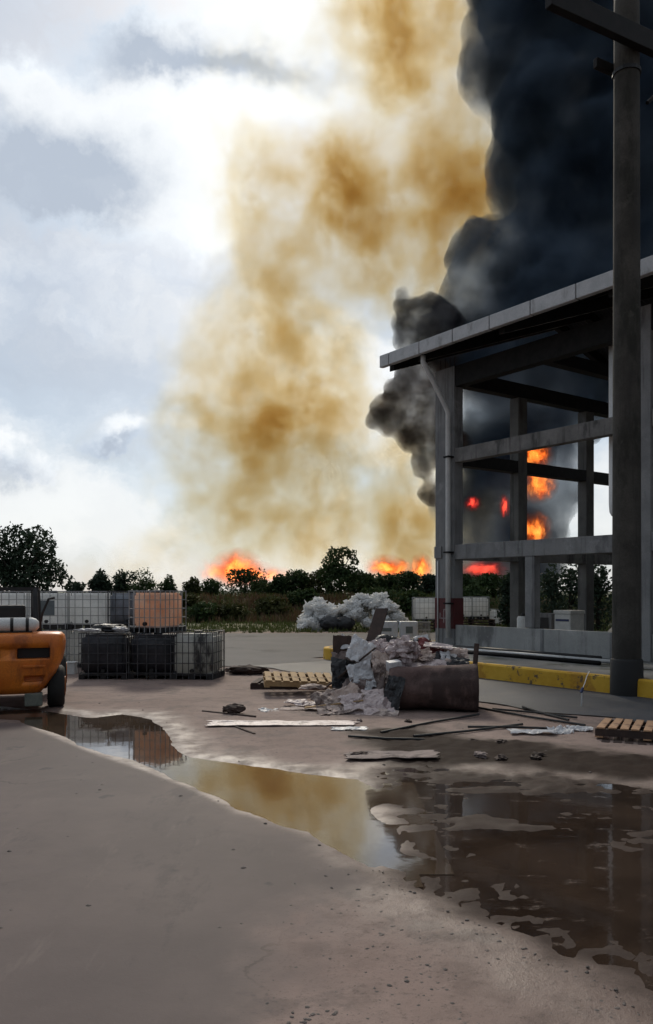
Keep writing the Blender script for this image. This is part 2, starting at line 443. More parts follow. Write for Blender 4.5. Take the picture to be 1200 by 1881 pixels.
H += mud * np.abs(n_mid) * 0.09 + mud * n_fin * 0.03
H -= (da * 0.045 + db * 0.030)
# mud banks and ruts that stand out of the far right water
mot = fbm(np.stack([GX * 0.9, GY * 2.2, GX * 0], -1), 5, 21, gain=0.62)
bank = sstep(mot, 0.50, 0.62)
isl = db * sstep(GY, 5.8, 7.6) * sstep(GX + 0.35 * (GY - 7), 0.3, 1.2) * bank
H += isl * 0.024 + isl * n_fin * 0.03
H += db * (fbm(p3 * np.array([1.6, 3.0, 1]), 5, 17, gain=0.65) - 0.5) * 0.050 * sstep(GY, 5.6, 7.6)
H += db * n_fin * 0.046 * sstep(sb, 0.9, 0.1)
H = np.where(near > 0, H, 0.0) * near
H = np.maximum(H, -0.04)
yard = sstep(GY, 30, 24) 
verts = np.stack([GX, GY, H], -1).reshape(-1, 3)
ny, nx = GX.shape
idx = np.arange(ny * nx).reshape(ny, nx)
quads = np.stack([idx[:-1, :-1], idx[:-1, 1:], idx[1:, 1:], idx[1:, :-1]], -1).reshape(-1, 4)
me = bpy.data.meshes.new('ground')
me.vertices.add(len(verts)); me.vertices.foreach_set('co', verts.ravel())
me.loops.add(quads.size); me.loops.foreach_set('vertex_index', quads.ravel().astype(np.int32))
me.polygons.add(len(quads)); me.polygons.foreach_set('loop_start', np.arange(0, quads.size, 4, dtype=np.int32))
me.update(calc_edges=True); me.validate()
me.polygons.foreach_set('use_smooth', np.ones(len(quads), bool))
wet = np.clip(np.maximum.reduce([sstep(sa + edge * 1.6, -0.75, 0.0), sstep(sb + edge * 1.6, -0.95, 0.0), mud * 0.9, sstep(sw + edge * 2, -0.25, 0.25) * 0.75]) * (1 - slab), 0, 1)
grav = sstep(fbm(p3 * 0.35, 3, 31) + 0.0 * GX, 0.42, 0.6) * (1 - slab)
green = sstep(GY + n_big * 6, 38, 42)
for nm, arr in (('wet', wet), ('slab', slab), ('mud', np.maximum.reduce([mud, isl * 0.9, db * 0.85])), ('green', green)):
    at = me.attributes.new(nm, 'FLOAT', 'POINT'); at.data.foreach_set('value', arr.ravel().astype(np.float32))
def ground_mat(t, out):
    co = t.objco()
    n1 = t.noise(co, 0.5, 6, 0.6); n2 = t.noise(co, 3.5, 6, 0.65); n3 = t.noise(co, 28, 4, 0.7); n4 = t.noise(co, 120, 2, 0.6)
    dirt = t.mix(t.smooth(n1, 0.3, 0.7), (0.200, 0.138, 0.117), (0.275, 0.200, 0.172))
    dirt = t.mix(t.math('MULTIPLY', t.smooth(n2, 0.45, 0.72), 0.5), dirt, (0.10, 0.070, 0.058))
    dirt = t.mix(t.math('MULTIPLY', t.smooth(n3, 0.55, 0.72), 0.55), dirt, (0.07, 0.052, 0.045))
    dirt = t.mix(t.math('MULTIPLY', t.smooth(n4, 0.62, 0.75), 0.5), dirt, (0.30, 0.25, 0.22))
    sl = t.mix(t.smooth(n1, 0.35, 0.68), (0.092, 0.071, 0.068), (0.128, 0.098, 0.091))
    sl = t.mix(t.math('MULTIPLY', t.smooth(t.noise(co, 1.1, 6, 0.7), 0.48, 0.70), 0.45), sl, (0.085, 0.066, 0.062))
    sl = t.mix(t.math('MULTIPLY', t.smooth(t.noise(co, 1.9, 5, 0.7), 0.56, 0.76), 0.25), sl, (0.14, 0.108, 0.096))
    drip = t.noise(t.vmath('MULTIPLY', co, (0.9, 0.35, 1)), 1.3, 7, 0.72)
    sl = t.mix(t.math('MULTIPLY', t.smooth(drip, 0.54, 0.64), 0.55), sl, (0.058, 0.048, 0.050))
    rut = t.noise(t.vmath('MULTIPLY', co, (2.6, 0.5, 1)), 2.0, 5, 0.7)
    sl = t.mix(t.math('MULTIPLY', t.smooth(rut, 0.58, 0.72), 0.35), sl, (0.165, 0.128, 0.115))
    sl = t.mix(t.math('MULTIPLY', t.smooth(n4, 0.66, 0.76), 0.5), sl, (0.045, 0.037, 0.035))
    sl = t.mix(t.math('MULTIPLY', t.smooth(n3, 0.60, 0.74), 0.3), sl, (0.09, 0.08, 0.078))
    # dried silt rings, oil spots and fine cracks
    oil = t.smooth(t.noise(co, 1.7, 4, 0.55), 0.66, 0.70)
    vor = t.n('ShaderNodeTexVoronoi', feature='DISTANCE_TO_EDGE'); vor.inputs['Scale'].default_value = 0.42
    t.link(t.vmath('ADD', co, t.vmath('SCALE', t.noise(co, 1.6, 5, 0.6, out='Color'), 0.9)), vor.inputs['Vector'])
    crack = t.math('MULTIPLY', t.smooth(vor.outputs['Distance'], 0.010, 0.002), t.smooth(t.noise(co, 0.4, 3), 0.48, 0.60))
    sl = t.mix(t.math('MULTIPLY', crack, 0.7), sl, (0.035, 0.028, 0.026))
    sl = t.mix(t.math('MULTIPLY', oil, 0.6), sl, (0.04, 0.036, 0.04))
    dirt = t.mix(t.math('MULTIPLY', t.smooth(t.noise(co, 55, 3, 0.7), 0.60, 0.70), 0.65), dirt, (0.055, 0.042, 0.037))
    dirt = t.mix(t.math('MULTIPLY', t.smooth(t.noise(co, 1.2, 7, 0.72), 0.53, 0.62), 0.5), dirt, (0.11, 0.085, 0.075))
    col = t.mix(t.attr('slab'), dirt, sl)
    col = t.mix(t.attr('mud'), col, t.mix(n2, (0.026, 0.017, 0.013), (0.060, 0.042, 0.035)))
    col = t.mix(t.attr('green'), col, t.mix(n2, (0.055, 0.062, 0.022), (0.10, 0.092, 0.04)))
    wetn = t.attr('wet')
    col = t.mix(t.math('MULTIPLY', wetn, 0.75), col, t.mix(1.0, col, (0.5, 0.46, 0.44), 'MULTIPLY'))
    wv = t.math('MULTIPLY', wetn, t.math('MULTIPLY_ADD', t.smooth(n2, 0.7, 0.35), 0.6, 0.4))
    wv = t.math('MULTIPLY', wv, t.math('SUBTRACT', 1.0, t.math('MULTIPLY', t.attr('mud'), 0.6)))
    rg = t.math('SUBTRACT', t.math('SUBTRACT', 0.88, t.math('MULTIPLY', t.attr('slab'), 0.22)), t.math('MULTIPLY', wv, 0.46))
    h = t.math('ADD', t.math('MULTIPLY', n3, 0.6), t.math('MULTIPLY', n4, 0.25))
    slr = t.math('SUBTRACT', 1.0, t.math('MULTIPLY', t.attr('slab'), 0.8))
    principled(t, out, col, rg, t.bump(t.math('MULTIPLY', h, slr), 0.6, 0.015), spec=t.math('SUBTRACT', t.math('SUBTRACT', 0.45, t.math('MULTIPLY', t.attr('slab'), 0.33)), t.math('MULTIPLY', t.attr('mud'), 0.40), clamp=True))
ground = obj('ground', me); me.materials.append(mat('yard_ground', ground_mat))
tag(ground, 'muddy brown yard with a smooth grey slab at the near left', kind='structure')

def water_mat(t, out):
    co = t.objco()
    h = t.noise(t.vmath('MULTIPLY', co, (1, 1, 1)), 5, 3, 0.5)
    silt = t.mix(t.smooth(t.noise(co, 0.9, 5, 0.6), 0.3, 0.7), (0.050, 0.033, 0.022), (0.085, 0.058, 0.038))
    principled(t, out, silt, 0.035, t.bump(h, 0.06, 0.01), ior=2.1)
M_water = mat('muddy_water', water_mat)
def mudwater_mat(t, out):
    co = t.objco()
    h = t.noise(co, 5, 3, 0.5)
    silt = t.mix(t.smooth(t.noise(co, 0.9, 5, 0.6), 0.3, 0.7), (0.022, 0.014, 0.010), (0.052, 0.034, 0.024))
    scum = t.math('MULTIPLY', t.smooth(t.noise(t.vmath('MULTIPLY', co, (1, 2, 1)), 2.2, 7, 0.72), 0.56, 0.66), 0.5)
    silt = t.mix(scum, silt, (0.11, 0.08, 0.065))
    principled(t, out, silt, t.math('MULTIPLY_ADD', scum, 0.5, 0.05), t.bump(h, 0.08, 0.01), ior=1.5)
M_mudwater = mat('brown_mud_water', mudwater_mat)
def water(name, poly, label, z=-0.004, m=None):
    pts = poly_world(poly); c = pts.mean(0)
    lo = pts.min(0) - 0.4; hi = pts.max(0) + 0.4
    sel = []
    gx = np.arange(lo[0], hi[0], 0.25); gy = np.arange(lo[1], hi[1], 0.25)
    X, Y = np.meshgrid(gx, gy); s_ = sdf(pts, X + 0.125, Y + 0.125)
    mb = MB(); vid = {}
    def vv(i, j):
        if (i, j) not in vid:
            vid[(i, j)] = len(mb.v); mb.v.append((gx[0] + j * 0.25 - c[0], gy[0] + i * 0.25 - c[1], 0.0))
        return vid[(i, j)]
    for i in range(len(gy)):
        for j in range(len(gx)):
            if s_[i, j] > -0.42: mb.f.append((vv(i, j), vv(i, j + 1), vv(i + 1, j + 1), vv(i + 1, j)))
    o = mb.build(name, m or M_water, None, True, (c[0], c[1], z))
    return tag(o, label, kind='structure')
water('puddle_water', puddle_a, 'long shallow puddle mirroring sky and tan smoke across the yard')
water('puddle_water', puddle_b, 'broad dark brown puddle mirroring the building at the right', -0.008, M_mudwater)

# ------------------------------------------------------------------ building frame of reference
B0 = Vector((3.28, 24.45, 0.0))
AX = Vector((0.583, -0.8125, 0)).normalized(); BX = Vector((0.8125, 0.583, 0)).normalized()
BANG = math.atan2(AX.y, AX.x)
def BW(p, q, z=0.0): return B0 + AX * p + BX * q + Vector((0, 0, z))
PAV = 0.36

# asphalt road alongside the kerb and behind
def road_mat(t, out):
    co = t.objco()
    n1 = t.noise(co, 0.35, 5, 0.6); n2 = t.noise(co, 45, 3, 0.7)
    col = t.mix(t.smooth(n1, 0.35, 0.65), (0.034, 0.037, 0.046), (0.058, 0.060, 0.070))
    col = t.mix(t.math('MULTIPLY', t.smooth(n2, 0.5, 0.75), 0.4), col, (0.15, 0.145, 0.14))
    dust = t.smooth(t.noise(co, 0.8, 6, 0.7), 0.52, 0.68)
    col = t.mix(t.math('MULTIPLY', dust, 0.25), col, (0.16, 0.125, 0.105))
    principled(t, out, col, t.math('ADD', 0.5, t.math('MULTIPLY', n1, 0.4)), t.bump(n2, 0.4, 0.006))
M_road = mat('asphalt', road_mat)
M_yardroad = weathered('worn_asphalt', (0.11, 0.105, 0.105), (0.165, 0.155, 0.152), 0.4, 0.85, 0.4, 0.01, stain=((0.05, 0.048, 0.05), 0.35, 0.8, 0.54), spec=0.3)
mb = MB()
KQ = -3.45                 # kerb face, in building coordinates
nn = 60
edge_pts = []
for i in range(nn + 1):
    p = -0.5 + 18.5 * i / nn
    wob = 0.18 * math.sin(p * 1.3) + 0.12 * math.sin(p * 3.1 + 1)
    edge_pts.append((p, KQ - 2.75 + wob))
vs = []; fs = []
for i, (p, q) in enumerate(edge_pts):
    vs += [BW(p, q, 0.034), BW(p, KQ + 0.05, 0.034)]
    if i: fs.append((2 * i - 2, 2 * i - 1, 2 * i + 1, 2 * i))
o_ = len(vs)
# the yard road on towards the verge behind the heap
back = [BW(*edge_pts[0]), Vector((-3.6, 21.2, 0)), Vector((-7, 22.6, 0)), Vector((-12, 24.5, 0)), Vector((-30, 28, 0)), Vector((-30, 36.5, 0)), Vector((-8, 37.2, 0)), Vector((3, 37.6, 0)), Vector((18, 40, 0)), BW(-1.65, 12), BW(-1.65, KQ + 0.05), BW(-0.5, KQ + 0.05)]
vs += [Vector((v.x, v.y, 0.034)) for v in back]
mb2 = MB().add(vs[o_:], [tuple(range(len(back)))]); vs = vs[:o_]
mb.add(vs, fs)
yr = mb2.build('road', M_yardroad); tag(yr, 'pale worn asphalt crossing the yard behind the debris heap', kind='structure')
road = mb.build('road', M_road); tag(road, 'grey asphalt road running past the yellow kerb', kind='structure')

# kerb with a rounded end, and the pavement behind it
path = [BW(16, KQ)]
for k in range(30): path.append(BW(16 - k * 0.75, KQ))
pend = -1.6
path = [v for v in path if (v - B0).dot(AX) > pend + 0.9]
cen = BW(pend + 0.9, KQ + 0.9)
for k in range(9):
    a = math.pi / 2 * k / 8
    path.append(cen - BX * 0.9 * math.cos(a) - AX * 0.9 * math.sin(a))
path += [BW(pend, KQ + 0.9 + 1.0 * k) for k in range(1, 14)]
def offset_path(path, d):
    out = []
    for i, v in enumerate(path):
        tn = (path[min(i + 1, len(path) - 1)] - path[max(i - 1, 0)]).normalized()
        nrm = Vector((tn.y, -tn.x, 0))           # to the right of travel
        out.append(v + nrm * d)
    return out
inner = offset_path(path, 0.16)
if (inner[0] - BW(16, KQ)).dot(BX) < 0: inner = offset_path(path, -0.16)
mb = MB(); vs = []; fs = []
prof = [(0, 0.0), (0.012, PAV - 0.03), (0.035, PAV + 0.002), (0.16, PAV + 0.004), (0.16, 0)]
for i, (a, b) in enumerate(zip(path, inner)):
    dn = (b - a).normalized()
    jig = 0.012 * (vnoise(np.array([i * 0.7, 0, 0])) - 0.5)
    for (w_, z_) in prof: vs.append(a + dn * w_ + Vector((0, 0, z_ + (jig if z_ > 0.1 else 0))))
    if i:
        for k in range(len(prof) - 1):
            o0 = (i - 1) * len(prof); o1 = i * len(prof)
            fs.append((o0 + k, o0 + k + 1, o1 + k + 1, o1 + k))
mb.add(vs, fs)
kerb = mb.build('kerb', M_kerb); tag(kerb, 'worn yellow painted kerb with a rounded end along the road', kind='structure')
mb = MB()
top = [Vector((v.x, v.y, PAV)) for v in inner] + [BW(-5, 16, PAV), BW(16, 16, PAV)]
bot = [Vector((v.x, v.y, 0.0)) for v in top]
n_ = len(top)
mb.add(top + bot, [tuple(range(n_))] + [(i, (i + 1) % n_, (i + 1) % n_ + n_, i + n_) for i in range(n_)])
pav = mb.build('pavement', M_pave); tag(pav, 'grey raised pavement between the yellow kerb and the open building', kind='structure')

# ------------------------------------------------------------------ open concrete building
bld = thing('open_building', 'unfinished two storey building of bare concrete columns and beams under a metal roof', 'building', B0, BANG)
# local frame: x along the front to the right, y into the building
def col(x0, x1, y0, y1, z0, z1, m=None): return MB().box(x0, x1, y0, y1, z0, z1, b=0.015).build('column', m or M_conc, bld)
def beam(x0, x1, y0, y1, z0, z1, m=None): return MB().box(x0, x1, y0, y1, z0, z1, b=0.012).build('beam', m or M_concd, bld)
PEND = 13.6
col(0.0, 0.80, 0.0, 0.36, PAV, 8.6)
for x in (6.6, 13.0): col(x, x + 0.55, 0.0, 0.4, PAV, 8.6)
for x in (3.42, 9.9): col(x, x + 0.32, 0.04, 0.28, PAV + 0.65, 2.92)
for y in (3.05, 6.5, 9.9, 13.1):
    col(0.22, 0.58, y, y + 0.42, PAV, 8.15, M_conc_shade)
    for x in (6.6, 13.0): col(x, x + 0.4, y, y + 0.42, PAV, 8.15, M_conc_shade)
wall_part = MB().box(0.80, PEND, 0.045, 0.20, PAV, 0.995, b=0.01).build('wall', M_wall, bld)
MB().box(6.05, 6.13, 0.02, 0.045, PAV, 0.98).build('wall_rib', M_conc, bld)
MB().box(3.95, 4.03, 0.02, 0.045, PAV, 0.98).build('wall_rib', M_conc, bld)
beam(0.80, PEND, 0.02, 0.32, 2.92, 3.35, M_conc)
beam(0.80, 6.6, 0.03, 0.30, 5.77, 6.18)
beam(7.15, 13.0, 0.03, 0.30, 5.77, 6.18)
MB().box(0.0, 0.30, -0.05, 0.002, 2.97, 3.32, b=0.01).build('bracket', M_conc, bld)
beam(0.80, PEND, 0.03, 0.33, 8.0, 8.6, M_steel_dark)
for x in (0.24, 6.62, 13.02):
    beam(x, x + 0.36, 0.36, 3.05, 2.92, 3.30); beam(x, x + 0.36, 3.47, 6.5, 2.92, 3.30)
    beam(x, x + 0.36, 6.92, 9.9, 2.92, 3.30); beam(x, x + 0.36, 10.32, 13.1, 2.92, 3.30)
    for y0, y1 in ((0.36, 3.05), (3.47, 6.5), (6.92, 9.9), (10.32, 13.1)):
        beam(x, x + 0.34, y0, y1, 5.75, 6.12, M_steel_dark)
    beam(x, x + 0.34, 0.36, 13.5, 8.16, 8.60, M_steel_dark)
beam(0.62, PEND, 13.15, 13.45, 2.92, 3.30); beam(0.62, PEND, 13.15, 13.45, 5.75, 6.12)
MB().box(3.9, PEND, 2.2, 13.1, 3.02, 3.20).build('floor_slab', M_concd, bld)
MB().box(5.2, PEND, 12.6, 12.8, PAV, 2.9).build('back_wall', M_concd, bld)
# roof: two corrugated slopes, rafters and purlins
EV, RG, PITCH = -1.05, 6.8, 0.35
def roof_slope(y0, y1, z0, z1):
    mb = MB(); vs = []; fs = []
    xs_ = np.arange(-1.15, 14.0, 0.09)
    for i, x in enumerate(xs_):
        dz = 0.018 * (1 if i % 2 else -1)
        vs += [(x, y0, z0 + dz), (x, y1, z1 + dz), (x, y0, z0 + dz + 0.02), (x, y1, z1 + dz + 0.02)]
        if i:
            a = 4 * (i - 1); b = 4 * i
            fs += [(a, a + 1, b + 1, b), (a + 2, b + 2, b + 3, a + 3), (a, b, b + 2, a + 2), (a + 1, a + 3, b + 3, b + 1)]
    mb.add(vs, fs); return mb.build('roof_sheet', M_roof, bld)
ZE = 9.02
roof_slope(EV, RG, ZE, ZE + (RG - EV) * PITCH); roof_slope(RG + 0.002, 2 * RG - EV, ZE + (RG - EV) * PITCH, ZE)
ang = math.atan(PITCH)
def sloped(x0, x1, ya, yb, za, zb, h, name='rafter'):
    n = MB().add([(x0, ya, za), (x1, ya, za), (x1, yb, zb), (x0, yb, zb), (x0, ya, za - h), (x1, ya, za - h), (x1, yb, zb - h), (x0, yb, zb - h)],
                 [(0, 1, 2, 3), (4, 7, 6, 5), (0, 4, 5, 1), (1, 5, 6, 2), (2, 6, 7, 3), (3, 7, 4, 0)])
    return n.build(name, M_steel_dark, bld)
for x in (-1.0, 0.30, 3.4, 6.7, 9.9, 13.1):
    sloped(x, x + 0.2, EV + 0.1, RG, ZE - 0.05 + 0.1 * PITCH, ZE - 0.05 + (RG - EV) * PITCH, 0.34)
    sloped(x, x + 0.2, RG + 0.003, 2 * RG - EV - 0.1, ZE - 0.05 + (RG - EV) * PITCH, ZE - 0.05 + 0.1 * PITCH, 0.34)
for k in range(9):
    y = EV + 0.5 + k * 0.9
    MB().box(-1.1, 13.9, y, y + 0.07, ZE - 0.05 + (y - EV) * PITCH - 0.0, ZE + 0.0 + (y - EV) * PITCH + 0.02).build('purlin', M_steel_dark, bld)
for x in (3.42, 9.92):
    beam(x, x + 0.3, 0.36, 13.5, 8.16, 8.50, M_steel_dark)
# gutter in lengths
jx = [-1.18] + [-0.75 + 1.35 * k for k in range(0, 11)]
for a, b in zip(jx[:-1], jx[1:]):
    g = MB().box(a + 0.014, b - 0.014, EV - 0.16, EV, 8.79, 9.15, b=0.02)
    g.build('gutter', M_gutter, bld)
MB().box(-1.2, 13.9, EV - 0.13, EV - 0.02, 8.80, 9.15).build('gutter_core', M_steel_dark, bld)
# downpipe with swan neck
dp = MB().tube([(0.50, EV + 0.10, 8.80), (0.50, EV + 0.10, 8.62), (0.54, EV + 0.2, 8.45), (0.66, -0.22, 7.42), (0.68, -0.13, 7.22), (0.68, -0.13, 4.0), (0.68, -0.13, 0.62)], 0.075, 12)
dp.build('downpipe', M_pipe, bld, True)
for z in (5.9, 3.1, 1.6): MB().box(0.57, 0.79, -0.22, 0.002, z, z + 0.05).build('pipe_clip', M_steel_dark, bld)
# thick white duct hanging beside the pole
DX, DY = 5.83, 0.62
MB().tube([(DX, DY, 8.6), (DX, DY, 4.15), (DX, DY, 3.95), (DX, DY, 3.86), (DX, DY, 3.80)], [0.19, 0.19, 0.175, 0.13, 0.05], 16).build('duct', M_pipew, bld, True)
for x in (0.10, 0.30, 0.50, 0.70):
    MB().tube([(x, 0.12, 8.6), (x + 0.01, 0.12, 8.92)], 0.012, 5).build('rebar_stub', M_woodd, bld)
MB().tube([(0.14, -0.03, 0.4), (0.14, -0.03, 2.9)], 0.02, 8).build('conduit', M_pipe, bld, True)
# red paint on the foot of the corner column with its white mark
MB().box(-0.012, 0.812, -0.012, 0.372, 0.88, 1.78).build('red_band', M_red, bld)
band = bld.children[-1]
mk = MB()
for a, b, c, d in ((0.36, 0.40, 1.05, 1.45), (0.26, 0.52, 1.16, 1.20), (0.20, 0.24, 1.16, 1.34), (0.48, 0.52, 1.06, 1.30), (0.40, 0.50, 1.42, 1.46)):
    mk.box(a, b, -0.018, -0.0125, c, d)
mk.build('white_mark', weathered('faded_mark', (0.22, 0.18, 0.18), (0.32, 0.26, 0.26), 6), band)

# ------------------------------------------------------------------ power pole
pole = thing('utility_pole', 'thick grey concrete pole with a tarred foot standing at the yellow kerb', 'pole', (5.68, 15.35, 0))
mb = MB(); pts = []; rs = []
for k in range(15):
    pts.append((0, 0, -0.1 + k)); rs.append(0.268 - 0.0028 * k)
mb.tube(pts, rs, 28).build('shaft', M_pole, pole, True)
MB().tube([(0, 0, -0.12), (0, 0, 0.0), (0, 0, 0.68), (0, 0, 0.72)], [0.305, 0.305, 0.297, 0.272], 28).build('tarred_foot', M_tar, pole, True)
ca = math.atan2(0.476, 0.879)
MC = Matrix.Rotation(ca, 4, 'Z')
arm = MB().box(-2.3, 2.0, -0.42, -0.26, 12.05, 12.42, MC, b=0.01)
arm.build('crossarm', M_steel_dark, pole)
MB().box(-0.5, 0.5, 0.26, 0.36, 11.92, 12.10, MC, b=0.01).build('crossarm', M_steel_dark, pole)
MB().tube([MC @ Vector((0.30, -0.22, 11.2)), MC @ Vector((1.25, -0.30, 12.1))], 0.035, 8).build('brace', M_steel_dark, pole)
for z in (11.75, 12.5):
    MB().tube([(0, 0, z), (0, 0, z + 0.07)], 0.262, 20).build('strap', M_black, pole)

# ------------------------------------------------------------------ cage tanks
def make_tank(label, x, y, z, rz, mb_bottle, m_cage, w=1.0, d=1.0, h=1.0, plate=False, group=None, feet='pallet', nv=6):
    t = thing('cage_tank', label, 'tank', (x, y, z), rz, group)
    ph = 0.13
    pb = MB()
    for sx in (-w / 2, -0.06, w / 2 - 0.12): pb.box(sx, sx + 0.12, -d / 2, d / 2, 0, ph - 0.03)
    pb.box(-w / 2, w / 2, -d / 2, d / 2, ph - 0.03, ph)
    pb.build('pallet_base', M_black, t)
    bm = bmesh.new(); bmesh.ops.create_cube(bm, size=1)
    for v in bm.verts: v.co = Vector((v.co.x * (w - 0.07), v.co.y * (d - 0.07), ph + (v.co.z + 0.5) * (h - ph - 0.05)))
    bmesh.ops.bevel(bm, geom=list(bm.edges), offset=0.07, segments=3, affect='EDGES')
    bmesh.ops.subdivide_edges(bm, edges=list(bm.edges), cuts=2, use_grid_fill=True)
    pv = np.array([v.co for v in bm.verts]); nz = fbm(pv * 3.0 + x * 3.3, 3, 2) - 0.5
    for v, q in zip(bm.verts, nz):
        dirv = Vector((v.co.x, v.co.y, 0)); v.co += dirv * (q * 0.05)
    me_ = bpy.data.meshes.new('bottle'); bm.to_mesh(me_); bm.free(); me_.materials.append(mb_bottle)
    me_.polygons.foreach_set('use_smooth', [True] * len(me_.polygons))
    obj('bottle', me_, t)
    MB().tube([(0, 0, h - 0.06), (0, 0, h + 0.01)], 0.10, 14).build('cap', M_black, t)
    MB().tube([(0.0, -d / 2 + 0.03, ph + 0.08), (0.0, -d / 2 - 0.035, ph + 0.08)], 0.045, 10).build('valve', M_black, t)
    cg = MB(); r = 0.008
    hx, hy = w / 2, d / 2
    for k in range(5):
        zz = ph + 0.02 + (h - ph - 0.03) * k / 4
        rr = r * (1.3 if k == 4 else 1)
        for yy in (-hy, hy): cg.box(-hx - rr, hx + rr, yy - rr, yy + rr, zz - rr, zz + rr)
        for xx in (-hx, hx): cg.box(xx - rr, xx + rr, -hy + rr, hy - rr, zz - rr, zz + rr)
    for k in range(nv):
        f_ = -1 + 2 * k / (nv - 1)
        for yy in (-hy - 0.012, hy + 0.012): cg.box(f_ * hx - r, f_ * hx + r, yy - r, yy + r, 0.02, h)
        if 0 < k < nv - 1:
            for xx in (-hx - 0.012, hx + 0.012): cg.box(xx - r, xx + r, f_ * hy - r, f_ * hy + r, 0.02, h)
    tag(cg.build('cage', m_cage, t), kind='stuff')
    if plate: MB().box(-0.34, 0.22, -hy - 0.034, -hy - 0.024, h - 0.62, h - 0.24).build('name_plate', M_plate, t)
    return t
PXM = F / 20.6
def bx(px, d): return (px - CX) / F * d
grp = 'cage tanks stacked behind the forklift'
upz = 1.0
for i, (px, m, pl, lab) in enumerate(((12, M_ibcw, False, 'pale caged tank behind the forklift guard at the left edge'), (86, M_ibcw, True, 'white caged tank with a dark grey plate on its front'),
                               (159, M_ibcw, False, 'plain white caged tank between the plated tank and the dull grey one'), (232, M_ibcg, False, 'dull grey caged tank half hidden behind the orange one'))):
    d_ = 20.7 + 0.08 * i
    make_tank(lab.replace('caged tank', 'caged tank in the upper row', 1) if False else lab, bx(px, d_), d_ + 0.5, upz, R(-3 + 2 * i), m, M_cagew if i < 3 else M_cage, 0.99, 1.0, 0.99, pl, grp)
for i, (px, m, lab) in enumerate(((12, M_ibcw, 'lower white tank behind the orange forklift body'), (86, M_ibcw, 'lower white tank partly covered by the forklift corner'),
                              (159, M_ibcw, 'lower white tank in the gap beside the black caged tank'), (232, M_ibcg, 'lower grey tank hidden behind the black caged tanks'))):
    d_ = 20.7 + 0.08 * i
    make_tank(lab, bx(px, d_), d_ + 0.5, 0.0, R(1.5 - i), m, M_cagew if i < 3 else M_cage, 0.99, 1.0, 0.995, False, grp)
d_ = 18.1
g2 = 'dark cage tanks on the ground in front'
make_tank('black filled caged tank nearest the forklift, on the ground', bx(188, d_), d_ + 0.55, 0.0, R(1), M_ibck, M_cage, 1.06, 1.05, 1.06, False, g2)
make_tank('black filled caged tank carrying the orange tank', bx(280, d_), d_ + 0.62, 0.0, R(-4), M_ibck, M_cage, 1.05, 1.05, 1.02, False, g2)
make_tank('translucent caged tank with black sludge, right end of the ground row', bx(358, d_), d_ + 0.50, 0.0, R(-7), M_ibcd, M_cage, 0.96, 1.05, 1.08, False, g2, nv=8)
make_tank('orange stained caged tank turned askew on top of a black one', bx(286, d_ + 0.5), d_ + 0.75, 1.033, R(-27), M_ibco, M_cagew, 0.90, 0.92, 0.97, False, None, nv=7)
# crates, bucket and scraps about the tanks
bk = thing('bucket', 'small white square bucket on the ground beside the black caged tank', 'bucket', (bx(131, 19.4), 19.4, 0))
MB().box(-0.12, 0.12, -0.12, 0.12, 0, 0.27, b=0.02).build('pail', M_white, bk); MB().box(-0.13, 0.13, -0.13, 0.13, 0.272, 0.30, b=0.01).build('lid', M_white, bk)
blk = MB(); 
def crumple(seed, r=0.3, amp=0.5, sub=3, sq=(1, 1, 1), freq=2.2):
    bm = bmesh.new(); bmesh.ops.create_icosphere(bm, subdivisions=sub, radius=1)
    p = np.array([v.co for v in bm.verts])
    n = fbm(p * freq + seed * 5.1, 3, seed % 7, ridged=True)
    p2 = p * (1 + amp * (n - 0.45))[:, None] * np.array(sq) * r
    for v, q in zip(bm.verts, p2): v.co = Vector(q)
    vs = [v.co.copy() for v in bm.verts]; fs = [[v.index for v in f.verts] for f in bm.faces]; bm.free()
    return vs, fs
def lump(name, label, cat, loc, r, m, seed, sq=(1, 1, 1), amp=0.6, sub=4, freq=2.2, rz=0.0, smooth=False):
    vs, fs = crumple(seed, r, amp, sub, sq, freq)
    zmin = min(v.z for v in vs)
    vs = [v - Vector((0, 0, zmin)) for v in vs]
    o = MB().add(vs, fs).build(name, m, None, smooth, loc); o.rotation_euler.z = rz
    if label: tag(o, label, cat)
    return o
lump('refuse_sack', 'black plastic sack slumped on top of the dark tank row', 'sack', (bx(193, 18.5), 18.75, 1.05), 0.28, M_darkcloth, 3, (1.5, 1, 0.35))
lump('film_scrap', 'crumpled white film lying on the black tank nearest the forklift', 'film', (bx(165, 18.4), 18.35, 1.06), 0.2, M_film, 5, (1.5, 0.7, 0.22), 0.8)
lump('film_scrap', 'torn white film beside the foot of the grey tank on the black tanks', 'film', (bx(222, 18.5), 18.5, 1.055), 0.17, M_film, 8, (1.2, 0.7, 0.35), 0.8)

# ------------------------------------------------------------------ forklift
fx = bx(14, 13.6)
fl = thing('forklift', 'orange forklift seen from behind with a white gas bottle on its counterweight', 'forklift', (fx, 13.7, 0), R(19))
